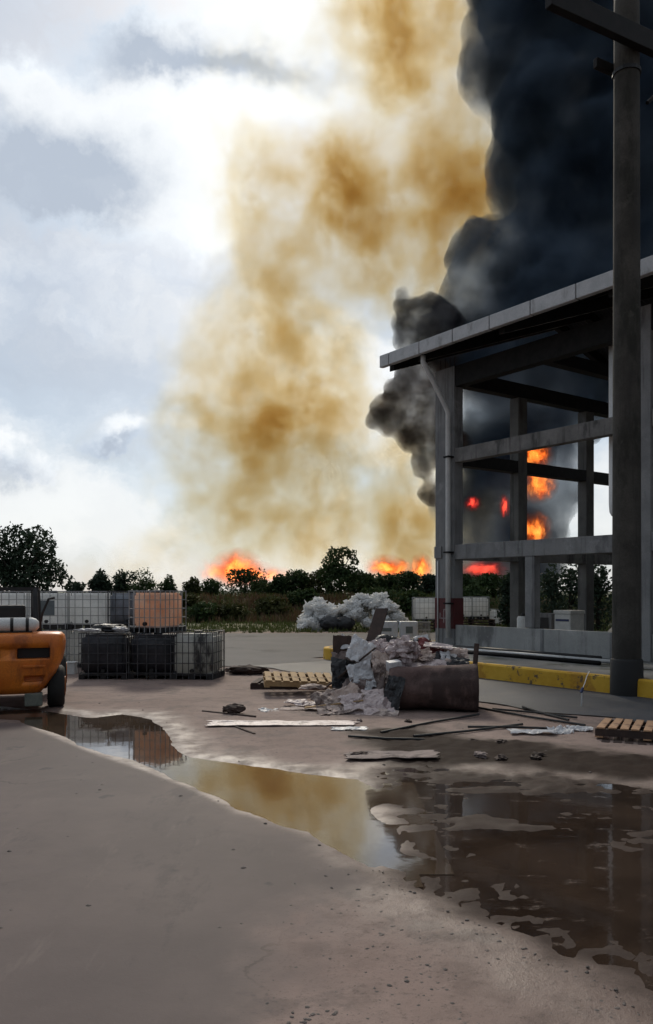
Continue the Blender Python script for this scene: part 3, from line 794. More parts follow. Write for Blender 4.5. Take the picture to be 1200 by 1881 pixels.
# counterweight: stack of rounded outlines (x half width, y back bulge) narrowing downwards
mb = MB(); lv = [(0.30, 0.50, 0.10), (0.42, 0.60, 0.04), (0.62, 0.74, 0.01), (0.85, 0.85, 0.0), (1.02, 0.89, 0.0), (1.16, 0.90, 0.01), (1.24, 0.885, 0.03), (1.29, 0.84, 0.08), (1.305, 0.76, 0.16)]
ringn = 28; vs = []; fs = []
for z, hw, inset in lv:
    for k in range(ringn):
        a = math.pi * k / (ringn - 1)
        ca_, sa_ = math.cos(a), math.sin(a)
        ex = 0.42
        xx = -hw * math.copysign(abs(ca_) ** ex, ca_); yy = -(0.55 - inset) * abs(sa_) ** ex
        vs.append((xx, yy, z))
for i in range(len(lv) - 1):
    for k in range(ringn - 1):
        fs.append((i * ringn + k, i * ringn + k + 1, (i + 1) * ringn + k + 1, (i + 1) * ringn + k))
    fs.append((i * ringn + ringn - 1, i * ringn, (i + 1) * ringn, (i + 1) * ringn + ringn - 1))
fs.append(tuple(range(ringn))); fs.append(tuple(reversed(range((len(lv) - 1) * ringn, len(lv) * ringn))))
mb.add(vs, fs)
cw = mb.build('counterweight', M_orange, fl, True)
def cut(o, x0, x1, y0, y1, z0, z1):
    k = MB().box(x0, x1, y0, y1, z0, z1, b=0.03).build('cutter', None, o.parent)
    m = o.modifiers.new('cut', 'BOOLEAN'); m.object = k; m.operation = 'DIFFERENCE'; m.solver = 'EXACT'
    bpy.context.view_layer.update()
    dg = bpy.context.evaluated_depsgraph_get()
    me_ = bpy.data.meshes.new_from_object(o.evaluated_get(dg)); o.modifiers.clear(); o.data = me_
    bpy.data.objects.remove(k)
for sx in (1, -1):
    c0 = 0.385 * sx
    cut(cw, c0 - 0.26, c0 + 0.26, -0.8, -0.40, 0.88, 1.06)
    cut(cw, c0 - 0.15, c0 + 0.15, -0.8, -0.42, 0.50, 0.60)
    MB().box(c0 - 0.27, c0 + 0.27, -0.41, -0.39, 0.86, 1.08).build('grille', M_black, fl)
    MB().box(c0 - 0.17, c0 + 0.18, -0.575, -0.53, 0.74, 0.78, b=0.01).build('ledge', M_orange, fl)
    MB().box(c0 - 0.14, c0 + 0.14, -0.54, -0.30, 0.10, 0.31, b=0.02).build('tow_box', weathered('hitch_paint', (0.10, 0.12, 0.10), (0.2, 0.2, 0.17), 4, 0.7) if sx > 0 else bpy.data.materials['hitch_paint'], fl)
    wh = MB().tube([(0.60 * sx, 0.02, 0.36), (0.64 * sx, 0.02, 0.36), (0.84 * sx, 0.02, 0.36), (0.88 * sx, 0.02, 0.36)], [0.31, 0.36, 0.36, 0.31], 28).build('rear_wheel', M_rubber, fl, True)
    MB().tube([(0.86 * sx, 0.02, 0.36), (0.895 * sx, 0.02, 0.36)], 0.17, 16).build('rim', M_orange, wh)
    wh = MB().tube([(0.62 * sx, 1.75, 0.42), (0.66 * sx, 1.75, 0.42), (0.90 * sx, 1.75, 0.42), (0.94 * sx, 1.75, 0.42)], [0.36, 0.42, 0.42, 0.36], 28).build('front_wheel', M_rubber, fl, True)
    MB().tube([(0.92 * sx, 1.75, 0.42), (0.955 * sx, 1.75, 0.42)], 0.2, 16).build('rim', M_orange, wh)
    MB().tube([(0.42 * sx, 0.1, 1.28), (0.40 * sx, 0.25, 1.9), (0.40 * sx, 0.32, 2.02)], 0.05, 8).build('guard_leg', M_black, fl)
    MB().tube([(0.48 * sx, 1.55, 0.7), (0.42 * sx, 1.35, 2.03)], 0.05, 8).build('guard_leg', M_black, fl)
MB().box(-0.60, 0.60, 0.0, 1.7, 0.32, 0.82, b=0.04).build('chassis', M_orange, fl)
MB().box(-0.45, 0.45, 0.02, 0.75, 0.83, 1.27, b=0.06).build('engine_hood', M_black, fl)
gr_ = MB()
gr_.box(-0.46, 0.46, 0.28, 0.34, 2.0, 2.06); gr_.box(-0.46, 0.46, 1.32, 1.38, 2.0, 2.06)
for k in range(7): gr_.box(-0.46 + k * 0.148, -0.43 + k * 0.148, 0.34, 1.32, 2.01, 2.05)
gr_.build('guard_roof', M_black, fl)
MB().box(-0.24, 0.24, 0.45, 0.58, 1.285, 1.75, b=0.05).build('seat', M_black, fl)
MB().tube([(0.46, 0.1, 1.32), (0.52, 0.0, 1.62), (0.62, -0.06, 1.86), (0.72, -0.06, 1.88)], 0.022, 6).build('mirror_arm', M_black, fl)
MB().box(-0.42, -0.30, 1.95, 2.06, 0.1, 2.02).build('mast', M_black, fl); MB().box(0.30, 0.42, 1.95, 2.06, 0.1, 2.02).build('mast', M_black, fl)
MB().box(-0.5, 0.5, 2.065, 2.12, 0.3, 0.7).build('carriage', M_black, fl)
for sx in (-0.35, 0.25): MB().box(sx, sx + 0.1, 2.12, 3.2, 0.06, 0.10).build('fork', M_black, fl)
gb = thing('gas_bottle', 'white gas bottle strapped across the forklift counterweight', 'gas bottle', (fx, 13.7, 0), R(19))
pts = [(-0.52, -0.26, 1.43), (-0.46, -0.26, 1.43), (-0.40, -0.26, 1.43), (0.36, -0.26, 1.43), (0.42, -0.26, 1.43), (0.47, -0.26, 1.43)]
MB().tube(pts, [0.05, 0.10, 0.122, 0.122, 0.10, 0.05], 20).build('cylinder', M_white, gb, True)
for x in (-0.25, 0.02, 0.26):
    MB().tube([(x, -0.26, 1.43), (x + 0.05, -0.26, 1.43)], 0.128, 20).build('strap', M_black, gb)
MB().box(-0.34, 0.36, -0.36, -0.16, 1.297, 1.325).build('cradle', M_black, gb)

# ------------------------------------------------------------------ sheets and scraps of the debris pile
def sheet(name, label, cat, loc, w, h, rot, m, seed, amp=0.06, thick=0.008, nx=22, ny=18, rag=0.18, curl=0.0, fold=0.0, parent=None):
    u = np.linspace(-0.5, 0.5, nx); v = np.linspace(-0.5, 0.5, ny)
    U, V = np.meshgrid(u, v)
    pp = np.stack([U * 3 + seed * 7.7, V * 3, np.full_like(U, seed * 1.3)], -1)
    r1 = fbm(pp * 0.9, 4, seed % 9, ridged=True) - 0.4
    rx = 1 + rag * (fbm(np.stack([np.sign(U) * 3 + 0 * U, V * 5 + seed, 0 * U], -1), 3, 4) - 0.5) * 2
    ry = 1 + rag * (fbm(np.stack([U * 5 + seed, np.sign(V) * 3 + 0 * V, 0 * U], -1), 3, 6) - 0.5) * 2
    X = U * w * rx; Y = V * h * ry
    Z = r1 * amp * 2 + curl * (U * U * w) - fold * np.abs(V) * h + fold * 0.25 * h
    vs = np.stack([X, Y, Z], -1).reshape(-1, 3)
    fs = []
    for i in range(ny - 1):
        for j in range(nx - 1):
            a = i * nx + j
            fs.append((a, a + 1, a + nx + 1, a + nx))
    o = MB().add(vs, fs).build(name, m, parent, False)
    o.location = loc; o.rotation_euler = rot
    s_ = o.modifiers.new('thickness', 'SOLIDIFY'); s_.thickness = thick
    if label: tag(o, label, cat)
    return o
def plank(name, label, cat, p0, p1, w, t, m, parent=None):
    p0 = Vector(p0); p1 = Vector(p1); d = p1 - p0; L = d.length
    o = MB().box(-w / 2, w / 2, -t / 2, t / 2, 0, L, b=min(w, t) * 0.12).build(name, m, parent, False, p0)
    o.rotation_euler = d.to_track_quat('Z', 'Y').to_euler()
    if label: tag(o, label, cat)
    return o
# core of the heap: countless small rubbish
core = MB()
for k in range(60):
    a = rng.uniform(0, 6.28); q = rng.random() ** 0.6
    x = 1.32 + 1.12 * q * math.cos(a); y = 14.75 + 0.75 * q * math.sin(a)
    top = 0.95 * (1 - q ** 1.6)
    if x > 1.9: top *= 0.72
    r = rng.uniform(0.16, 0.34)
    z = rng.uniform(0.3, 1.0) * top
    vs, fs = crumple(k + 11, r, 0.7, 2, (rng.uniform(0.8, 1.6), 1, rng.uniform(0.5, 0.9)))
    rm = Matrix.Rotation(rng.uniform(0, 3), 3, 'Z')
    core.add([rm @ v_ + Vector((x, y, max(z, r * 0.3))) for v_ in vs], fs)
debris = core.build('debris', weathered('mixed_rubbish', (0.05, 0.036, 0.032), (0.13, 0.10, 0.09), 2.5, 0.85, 0.6, 0.02, stain=((0.015, 0.013, 0.012), 2, 0.9, 0.48)))
tag(debris, 'dark jumbled rubbish filling the core of the heap in the middle of the yard', kind='stuff')

def at(px, py, d): return P(px, py, d)
# brown foam roll lying on its side: a sagging rounded block, open dark end at the left
def foam():
    t = thing('foam_roll', 'bulky brown foam roll lying on its side at the front of the debris heap', 'foam roll', (bx(795, 13.45), 13.62, 0.0), R(-7))
    L, r = 1.52, 0.345
    nr, ns = 40, 26; vs = []; fs = []
    for i in range(ns):
        u = i / (ns - 1); x = (u - 0.5) * L
        for k in range(nr):
            a = 2 * math.pi * k / nr
            rr = r * (1 + 0.26 * (fbm(np.array([[math.cos(a) * 1.2, math.sin(a) * 1.2, x * 1.6]]), 3, 3)[0] - 0.5) * 2)
            rr *= 1 + 0.16 * u - (0.10 * (1 - min(1, u / 0.1)))
            y_ = math.cos(a) * rr * 1.25; z_ = math.sin(a) * rr
            if z_ < 0: z_ *= 0.93
            slant = 0.12 * math.sin(a)
            vs.append((x + (slant if i == 0 else 0), y_, z_ + r * 1.0))
    for i in range(ns - 1):
        for k in range(nr):
            k2 = (k + 1) % nr
            fs.append((i * nr + k, i * nr + k2, (i + 1) * nr + k2, (i + 1) * nr + k))
    fs.append(tuple(reversed(range(nr)))); fs.append(tuple((ns - 1) * nr + k for k in range(nr)))
    MB().add(vs, fs).build('roll', M_brown, t, True)
    sp = []
    for k in range(46):
        a = k * 0.36; rr = 0.05 + 0.30 * k / 46
        sp.append((-L / 2 - 0.012, math.cos(a) * rr * 1.15, r + math.sin(a) * rr * 0.9))
    MB().tube(sp, 0.012, 5).build('spiral_edge', M_woodd, t, True)
    return t
foam()
sheet('liner_flap', 'black liner flap hanging over the left end of the brown foam roll', 'liner', at(722, 1274, 13.2), 0.30, 0.60, (R(72), R(10), R(-18)), M_darkcloth, 3, 0.07)
panel = sheet('dark_board', 'dark brown board standing upright at the left of the debris heap', 'board', at(628, 1212, 14.3), 0.34, 0.86, (R(80), R(4), R(14)), M_woodd, 5, 0.015, 0.02, rag=0.06)
sheet('liner_flap', 'dark green black liner slumped below the upright board', 'liner', at(640, 1238, 14.0), 0.62, 0.55, (R(62), R(8), R(18)), M_darkcloth, 9, 0.08)
sheet('film_sheet', 'pale film draped over the top left shoulder of the heap', 'film', at(664, 1194, 14.1), 0.44, 0.50, (R(52), R(28), R(6)), M_film, 11, 0.07)
sheet('film_sheet', 'white bag hanging like an apron on the heap front', 'film', at(664, 1242, 13.75), 0.42, 0.50, (R(66), R(-12), R(10)), M_film, 14, 0.09)
sheet('film_sheet', 'thin white strip trailing below the white bag', 'film', at(676, 1268, 13.55), 0.12, 0.34, (R(66), R(18), R(6)), M_film, 15, 0.03, rag=0.4)
lump('wrapped_bundle', 'pinkish crumpled plastic bundle at the middle of the heap top', 'bundle', at(742, 1224, 14.1), 0.30, M_pink, 21, (1.05, 0.8, 0.78), 0.75, 4, 3.0)
sheet('card_sheet', 'mauve brown sheet sloping down the front of the heap', 'sheet', at(690, 1268, 13.6), 0.95, 0.66, (R(44), R(-8), R(4)), M_mauve, 17, 0.10)
sheet('card_sheet', 'brown sheet slumped beside the black liner flap', 'sheet', at(660, 1282, 13.55), 0.46, 0.46, (R(58), R(20), R(-14)), M_brown, 18, 0.05)
sheet('card_sheet', 'pale torn card arching up at the left foot of the heap', 'card', at(630, 1283, 13.35), 0.62, 0.42, (R(38), R(-26), R(22)), M_card, 19, 0.10, curl=0.4)
sheet('card_sheet', 'pale torn card lying flat at the left foot of the heap', 'card', at(622, 1303, 13.15), 0.70, 0.40, (R(10), R(-5), R(12)), M_card, 20, 0.07)
sheet('card_sheet', 'light card ledge above the brown foam roll', 'card', at(770, 1226, 13.9), 0.95, 0.42, (R(24), R(-3), R(5)), M_pink, 22, 0.07)
sheet('card_sheet', 'grey mauve sheet folded between the white bag and the pink bundle', 'sheet', at(706, 1234, 13.9), 0.40, 0.52, (R(60), R(14), R(-10)), M_mauve, 24, 0.09)
sheet('liner_flap', 'black liner over the crest of the heap', 'liner', at(742, 1184, 14.6), 0.95, 0.52, (R(28), R(8), R(-4)), M_darkcloth, 25, 0.12)
sheet('plastic_sheet', 'dull red plastic sheet at the right crest of the heap', 'sheet', at(792, 1190, 14.5), 0.5, 0.36, (R(40), R(16), R(-10)), M_redd, 27, 0.07)
sheet('card_sheet', 'pinkish white board lying on the dull red plastic', 'board', at(806, 1186, 14.4), 0.50, 0.26, (R(14), R(8), R(-8)), M_pink, 28, 0.03)
sheet('card_sheet', 'small pale board below the dull red plastic', 'board', at(800, 1207, 14.2), 0.55, 0.28, (R(20), R(5), R(-4)), M_card, 29, 0.05)
sheet('card_sheet', 'pale scrap tilted on the pink bundle side', 'card', at(775, 1176, 14.8), 0.28, 0.22, (R(50), R(-10), R(0)), M_film, 30, 0.04)
MB().box(-0.11, 0.11, -0.09, 0.09, 0, 0.17, b=0.015)
xs_ = [('card_sheet', 'broad beige card hanging down the middle of the heap front', 'card', (716, 1258), 13.75, 0.46, 0.62, (64, 6, -6), M_card, 31, 0.08),
  ('film_sheet', 'pale crumpled film spilling over the crest left of the pink bundle', 'film', (694, 1190), 14.3, 0.42, 0.40, (46, -10, 12), M_pink, 32, 0.09),
  ('film_sheet', 'white crumpled film tucked between the pink bundle and the foam roll', 'film', (742, 1244), 13.75, 0.50, 0.24, (40, 6, 4), M_film, 33, 0.07),
  ('card_sheet', 'dark mauve sheet bridging the upright board and the white bag', 'sheet', (640, 1222), 14.15, 0.5, 0.6, (58, -6, 14), M_mauve, 34, 0.08),
  ('card_sheet', 'wide beige card skirt spread before the heap', 'card', (680, 1306), 13.1, 0.9, 0.5, (16, -4, -6), M_card, 35, 0.08),
  ('liner_flap', 'black liner tongue on the right shoulder above the foam roll', 'liner', (830, 1214), 14.1, 0.6, 0.34, (34, 10, -12), M_darkcloth, 36, 0.07),
  ('card_sheet', 'crumpled pale paper behind the reddish post', 'paper', (838, 1200), 14.4, 0.42, 0.3, (40, 0, -8), M_card, 37, 0.08),
  ('card_sheet', 'small torn mauve sheet at the left tip of the heap', 'sheet', (604, 1290), 13.4, 0.36, 0.34, (30, -20, 30), M_mauve, 38, 0.07)]
for nm_, lab_, cat_, (px_, py_), d_, w_, h_, ro_, m_, sd_, am_ in xs_:
    sheet(nm_, lab_, cat_, at(px_, py_, d_), w_, h_, tuple(R(a_) for a_ in ro_), m_, sd_, am_)
more = [('film_sheet', 'big pale film flung over the left crest of the heap', 'film', (655, 1186), 14.45, 0.62, 0.42, (38, 18, 4), M_film, 62, 0.09),
  ('card_sheet', 'mauve blanket sagging over the top of the foam roll', 'blanket', (800, 1240), 13.75, 0.9, 0.46, (24, -3, -6), M_mauve, 63, 0.07),
  ('card_sheet', 'tan card lying flat just left of the heap foot', 'card', (592, 1312), 13.0, 0.55, 0.34, (6, -4, 20), M_card, 64, 0.06),
  ('card_sheet', 'tan pink sheet spread flat left of the heap below the pallet', 'sheet', (556, 1290), 13.9, 0.60, 0.36, (4, 3, -10), M_pink, 65, 0.05),
  ('card_sheet', 'pale card standing against the right side of the white bag', 'card', (700, 1216), 13.9, 0.34, 0.40, (62, 10, 20), M_card, 66, 0.06),
  ('card_sheet', 'tan card propped between the pink bundle and the red plastic', 'card', (772, 1206), 14.2, 0.42, 0.32, (48, -12, -8), M_card, 67, 0.07),
  ('card_sheet', 'large pale pink sheet thrown across the front of the heap beside the dark flap', 'sheet', (676, 1290), 13.2, 0.85, 0.62, (30, -8, 8), M_pink, 71, 0.09),
  ('card_sheet', 'pale card sloping off the left flank under the black liner', 'card', (612, 1276), 13.7, 0.7, 0.40, (24, -14, 24), M_card, 72, 0.08),
  ('card_sheet', 'flat pale card beyond the left tip of the heap', 'card', (580, 1324), 12.6, 0.8, 0.26, (2, 2, 6), M_card, 73, 0.03),
  ('film_sheet', 'scrap of white film flat on the ground before the pallets', 'film', (498, 1304), 13.4, 0.34, 0.26, (3, 3, 30), M_film, 74, 0.04),
  ('card_sheet', 'mauve card flat on the ground left of the pale plastic sheet', 'card', (400, 1330), 12.2, 0.4, 0.24, (2, 0, 12), M_mauve, 75, 0.03),
  ('card_sheet', 'pale pink sheet folded over the middle crest of the heap', 'sheet', (716, 1196), 14.25, 0.6, 0.42, (36, 6, -8), M_pink, 76, 0.10),
  ('film_sheet', 'torn white film stuck on the right crest above the roll', 'film', (826, 1206), 14.2, 0.34, 0.24, (36, 14, 10), M_film, 68, 0.06)]
for nm_, lab_, cat_, (px_, py_), d_, w_, h_, ro_, m_, sd_, am_ in more:
    sheet(nm_, lab_, cat_, at(px_, py_, d_), w_, h_, tuple(R(a_) for a_ in ro_), m_, sd_, am_, rag=0.28)
for k_, (a_, b_, da_, db_) in enumerate((((600, 1262), (700, 1236), 14.2, 14.3), ((770, 1172), (834, 1214), 14.8, 14.4), ((640, 1176), (720, 1206), 14.5, 14.2), ((560, 1300), (668, 1286), 13.4, 13.3))):
    plank('broken_board', ('broken board jutting left out of the heap', 'broken board slanting down the right crest', 'broken board lying over the pale film on the left crest', 'broken board lying flat before the left foot of the heap')[k_], 'board', at(*a_, da_), at(*b_, db_), 0.10, 0.02, M_wood if k_ % 2 else M_woodr)
fb = MB().box(-0.11, 0.11, -0.09, 0.09, 0, 0.17, b=0.015).build('foam_block', M_film, None, False, at(724, 1232, 13.7)); fb.rotation_euler = (R(8), R(-6), R(20))
tag(fb, 'small white foam block wedged in front of the pink bundle', 'block')
plank('wood_post', 'reddish dark post standing at the right end of the foam roll', 'post', at(868, 1288, 13.5), at(876, 1182, 13.6), 0.07, 0.05, M_woodd)
plank('wood_board', 'dark brown board leaning against the back of the heap', 'board', at(684, 1178, 15.2), at(702, 1118, 15.6), 0.26, 0.03, M_woodd)
for i, (a, b, lab) in enumerate((((690, 1190), (600, 1262), 'dark batten sloping down the left of the heap'), ((700, 1222), (760, 1196), 'dark batten across the pink bundle'))):
    plank('batten', lab, 'batten', at(*a, 14.0), at(*b, 13.9), 0.035, 0.03, M_woodd)

# ---- flat litter in front of the heap
def flat(px, py, z=0.03): return G(px, py, z)
sheet('film_sheet', 'long pale plastic sheet lying flat in front of the heap', 'film', flat(520, 1327, 0.045), 2.15, 0.42, (0, 0, R(2)), M_pink, 41, 0.025, rag=0.3, nx=40)
sheet('film_sheet', 'short pale sheet at the right end of the long flat one', 'film', flat(642, 1338, 0.04), 0.5, 0.2, (0, 0, R(-3)), M_film, 42, 0.02, rag=0.4)
sheet('card_sheet', 'flat beige card between the pallet and the heap foot', 'card', flat(560, 1300, 0.04), 0.8, 0.34, (0, 0, R(-6)), M_card, 43, 0.03, rag=0.3)
sheet('card_sheet', 'pale sheet lying in mud before the foam roll', 'card', flat(720, 1385, 0.05), 1.1, 0.45, (0, 0, R(4)), M_mauve, 45, 0.025, rag=0.3)
sheet('film_sheet', 'white paper sheet at the left of three by the rods', 'paper', flat(978, 1343, 0.05), 0.62, 0.26, (0, 0, R(-4)), M_film, 46, 0.03, rag=0.35)
sheet('film_sheet', 'white paper sheet in the middle of three by the rods', 'paper', flat(1030, 1341, 0.05), 0.30, 0.24, (R(10), 0, R(20)), M_film, 47, 0.05, rag=0.35)
sheet('film_sheet', 'white paper sheet nearest the reddish pallet', 'paper', flat(1064, 1337, 0.05), 0.34, 0.24, (R(8), 0, R(-16)), M_film, 48, 0.05, rag=0.35)
lump('scrap_lump', 'dark twisted scrap lying left of the long pale sheet', 'scrap', flat(430, 1312, 0.0), 0.13, M_woodd, 51, (1.5, 1, 0.7), 0.9, 3)
plank('batten', 'thin dark stick under the dark twisted scrap', 'stick', flat(372, 1306, 0.02), flat(470, 1316, 0.03), 0.03, 0.025, M_woodd)
plank('batten', 'dark stick poking out under the long pale sheet', 'stick', flat(408, 1326, 0.02), flat(468, 1348, 0.02), 0.03, 0.025, M_woodd)
rods = [((870, 1298), (1075, 1332), 'long dark rod running from the foam roll towards the white papers'), ((905, 1302), (1060, 1318), 'dark rod lying highest of those beside the road edge'),
        ((960, 1298), (1045, 1322), 'short dark rod crossing the others near the stake'), ((700, 1345), (880, 1312), 'dark rod slanting up to the right foot of the foam roll'),
        ((760, 1352), (960, 1330), 'dark rod pointing at the leftmost white paper'), ((860, 1335), (1010, 1338), 'dark rod lying just above the white papers'),
        ((640, 1352), (780, 1358), 'dark rod lying nearest the camera before the heap')]
for k, (a, b, lab) in enumerate(rods):
    o = MB().tube([flat(*a, 0.035 + 0.012 * (k % 3)), flat((a[0] + b[0]) / 2, (a[1] + b[1]) / 2 + (-1) ** k * 1.5, 0.04), flat(*b, 0.04 + 0.01 * (k % 2))], 0.018, 6).build('steel_rod', M_black)
    tag(o, lab, 'rod', 'steel rods scattered on the mud')
for k in range(12):
    px = rng.uniform(640, 1120); py = rng.uniform(1322, 1400)
    lab = ('small dark clod of scrap in the churned mud before the heap')
    vs, fs = crumple(k + 70, rng.uniform(0.04, 0.09), 1.1, 3, (1.6, 1, 0.55), 3.0)
    o = MB().add(vs, fs).build('mud_clod', M_woodd if k % 3 else M_mauve, None, False, flat(px, py, 0.03)); o.rotation_euler.z = rng.uniform(0, 6)
    tag(o, lab, 'clod', 'clods in the churned mud')
# ---- pallets
def make_pallet(label, loc, rot, m, w=1.2, d=1.0, ns=9, name='pallet'):
    t = thing(name, label, 'pallet', loc); t.rotation_euler = rot
    sl = None; sw = w / ns
    for k in range(ns):
        x = -w / 2 + sw * (k + 0.5)
        o = MB().box(-sw * 0.36, sw * 0.36, -d / 2, d / 2, 0, 0.020, b=0.003).build('slat', m, t, False, (x, 0, 0.118 + 0.003 * (k % 2))) if sl is None else obj('slat', sl.data, t, (x + rng.uniform(-0.006, 0.006), rng.uniform(-0.012, 0.012), 0.118 + 0.003 * (k % 2)))
        o.rotation_euler.z = rng.uniform(-0.012, 0.012)
        sl = sl or o
    for y in (-d / 2 + 0.05, 0, d / 2 - 0.05): MB().box(-w / 2, w / 2, y - 0.045, y + 0.045, 0.022, 0.116).build('stringer', m if m is not M_woodr else M_woodd, t)
    for x in (-w / 2 + 0.05, 0, w / 2 - 0.05): MB().box(x - 0.05, x + 0.05, -d / 2, d / 2, 0, 0.020).build('skid', m, t)
    return t
make_pallet('dark pallet lying under the pale slatted one left of the heap', G(535, 1262, 0.0), (0, 0, R(-4)), M_woodd, 1.55, 1.0)
make_pallet('pale slatted pallet tipped on the dark one left of the heap', G(548, 1262, 0.14) + Vector((0, 0.1, 0.06)), (R(4), R(2), R(6)), M_wood, 1.35, 1.0, 8)
make_pallet('reddish slatted pallet at the right edge by the road', G(1205, 1362, 0.0) + Vector((0.05, 0.35, 0.02)), (R(-2), R(0), R(-24)), M_woodr, 1.3, 1.15, 9)
make_pallet('dark pallet under the reddish one by the road', G(1212, 1366, 0.0) + Vector((0.05, 0.35, -0.12)), (0, 0, R(-21)), M_woodd, 1.3, 1.15, 9)
lump('scrap_lump', 'pale rag on the right side of the pale pallet', 'rag', G(575, 1268, 0.2), 0.16, M_card, 55, (1.7, 1, 0.4), 0.8, 3)
lump('scrap_lump', 'brown rag pile behind the pale pallet', 'rag', G(455, 1240, 0.0), 0.28, M_woodd, 56, (1.7, 0.8, 0.45), 0.8, 3)
lump('scrap_lump', 'grey brown rag at the far left of the pallets', 'rag', G(432, 1238, 0.0), 0.2, M_mauve, 57, (1.4, 0.8, 0.5), 0.8, 3)
# ---- stake with a wire by the road
st = thing('stake', 'thin pale stake with a blue knot and slack wire beside the road', 'stake', G(1068, 1300))
MB().tube([(0, 0, -0.05), (0.01, 0, 0.30)], 0.011, 6).build('rod', M_pipe, st)
MB().tube([(0.01, 0, 0.29), (0.03, 0.02, 0.33), (0.09, 0.1, 0.40), (0.19, 0.3, 0.50), (0.30, 0.5, 0.57)], 0.008, 5).build('wire', M_pipe, st, True)
MB().tube([(-0.01, -0.01, 0.26), (0.03, 0.01, 0.34)], 0.025, 6).build('knot', M_blue, st)
# ---- rails lying on the pavement along the wall
for k, (q, z, r, m, p0, p1, lab) in enumerate(((-0.55, 0.05, 0.05, M_black, 1.2, 6.2, 'dark steel pipe lying nearest the low wall on the pavement'), (-1.1, 0.045, 0.045, M_pipe, 1.3, 7.0, 'pale pipe lying between two dark ones on the pavement'),
                                           (-1.7, 0.05, 0.05, M_steel_dark, 1.6, 7.0, 'dark steel pipe lying nearest the yellow kerb on the pavement'))):
    o = MB().tube([BW(p0, q, PAV + z), BW((p0 + p1) / 2, q + 0.05, PAV + z), BW(p1, q + 0.02, PAV + z)], r, 8).build('steel_pipe', m, None, True)
    tag(o, lab, 'pipe')
sheet('rubble_sheet', 'grey sack flattened on the pavement beside the pole', 'sack', BW(9.3, -1.5, PAV + 0.06), 1.1, 0.6, (0, 0, R(-50)), M_conc, 61, 0.05)

# ------------------------------------------------------------------ far yard: plastic heap, cabinets, tanks
hp = thing('plastic_heap', 'tall heap of crumpled white plastic behind the road', 'heap', (bx(650, 41), 41.5, 0))
bag_me = []
for k in range(7):
    vs, fs = crumple(k + 200, 0.34, 1.25, 3, (1.15, 1, 0.8), 4.2)
    bag_me.append(MB().add(vs, fs).mesh('bag', M_bag))
prof_h = [(-2.65, 0.45), (-2.3, 1.25), (-1.9, 1.75), (-1.5, 1.45), (-1.0, 1.35), (-0.4, 1.65), (0.2, 2.0), (0.8, 1.75), (1.3, 2.0), (1.8, 1.7), (2.2, 1.2), (2.6, 0.5)]
def hh(x):
    for (a, ha), (b, hb) in zip(prof_h[:-1], prof_h[1:]):
        if a <= x <= b: return ha + (hb - ha) * (x - a) / (b - a)
    return 0.2
bi = 0
for k in range(190):
    x = rng.uniform(-2.55, 2.55); yq = rng.uniform(-1, 1); hmax = hh(x) * (1 - 0.55 * yq * yq)
    z = hmax - rng.uniform(0.0, 0.35) if k % 3 else rng.uniform(0.3, 1) * hmax
    z = max(z - 0.15, 0.15)
    if -1.75 < x < 0.35 and z < 0.62 and yq < 0: continue
    o = obj('bag', bag_me[bi % 7], hp, (x, yq * 1.15, z)); bi += 1
    s_ = rng.uniform(0.55, 1.15); o.scale = (s_ * rng.uniform(0.9, 1.5), s_, s_ * rng.uniform(0.7, 1))
    o.rotation_euler = (rng.uniform(-0.6, 0.6), rng.uniform(-0.6, 0.6), rng.uniform(0, 6))
for k, (px, w_) in enumerate(((606, 0.95), (630, 1.05))):
    lump('black_bale', ('black bale under the left overhang of the white heap', 'black bale under the middle of the white heap')[k], 'bale', (bx(px, 40), 40.25 + 0.1 * k, 0), 0.5, M_darkcloth, 33 + k, (w_ * 1.2, 0.8, 0.75), 0.3, 3)
def cabinet(px0, px1, label, seedx):
    d = 28.5
    x0, x1 = bx(px0, d), bx(px1, d)
    w_ = x1 - x0
    t = thing('white_cabinet', label, 'cabinet', ((x0 + x1) / 2, d + 0.3, PAV if seedx < 0 else 0.33))
    h = 0.58
    MB().box(-w_ / 2, w_ / 2, -0.3, 0.3, 0.02, h, b=0.02).build('body', M_cabinet, t)
    fr = MB().box(-w_ * 0.33, w_ * 0.33, -0.315, -0.302, 0.12, h - 0.12, b=0.003).build('door', M_cabinet, t)
    if seedx % 2: MB().box(-w_ * 0.20, w_ * 0.20, -0.325, -0.3155, 0.17, h - 0.17).build('pane', M_plate, t)
    else: MB().box(-w_ * 0.24, w_ * 0.20, -0.325, -0.3155, 0.24, 0.36).build('slot', M_plate, t)
    for sx in (-1, 1): MB().box(sx * w_ * 0.42 - 0.03, sx * w_ * 0.42 + 0.03, -0.28, 0.28, -0.33, 0.019).build('foot', M_black, t)
cabinet(692, 731, 'white steel cabinet with a dark slot behind the heap', 2)
cabinet(736, 768, 'white steel cabinet with a dark square pane beside the slotted one', 3)
cr = thing('wire_crate', 'small pale wire crate standing right of the white cabinets', 'crate', (bx(780, 28.6), 28.9, 0.30))
cg = MB()
for k in range(5):
    x = -0.2 + 0.1 * k
    for y in (-0.2, 0.2): cg.box(x - 0.012, x + 0.012, y - 0.012, y + 0.012, 0, 0.6)
for z in (0.02, 0.3, 0.58):
    for y in (-0.225, 0.225): cg.box(-0.22, 0.22, y - 0.01, y + 0.01, z - 0.012, z + 0.012)
    for x in (-0.225, 0.225): cg.box(x - 0.01, x + 0.01, -0.21, 0.21, z - 0.012, z + 0.012)
tag(cg.build('mesh_wall', M_cagew, cr), kind='stuff'); MB().box(-0.23, 0.23, -0.23, 0.23, -0.30, -0.012).build('plinth', M_black, cr)
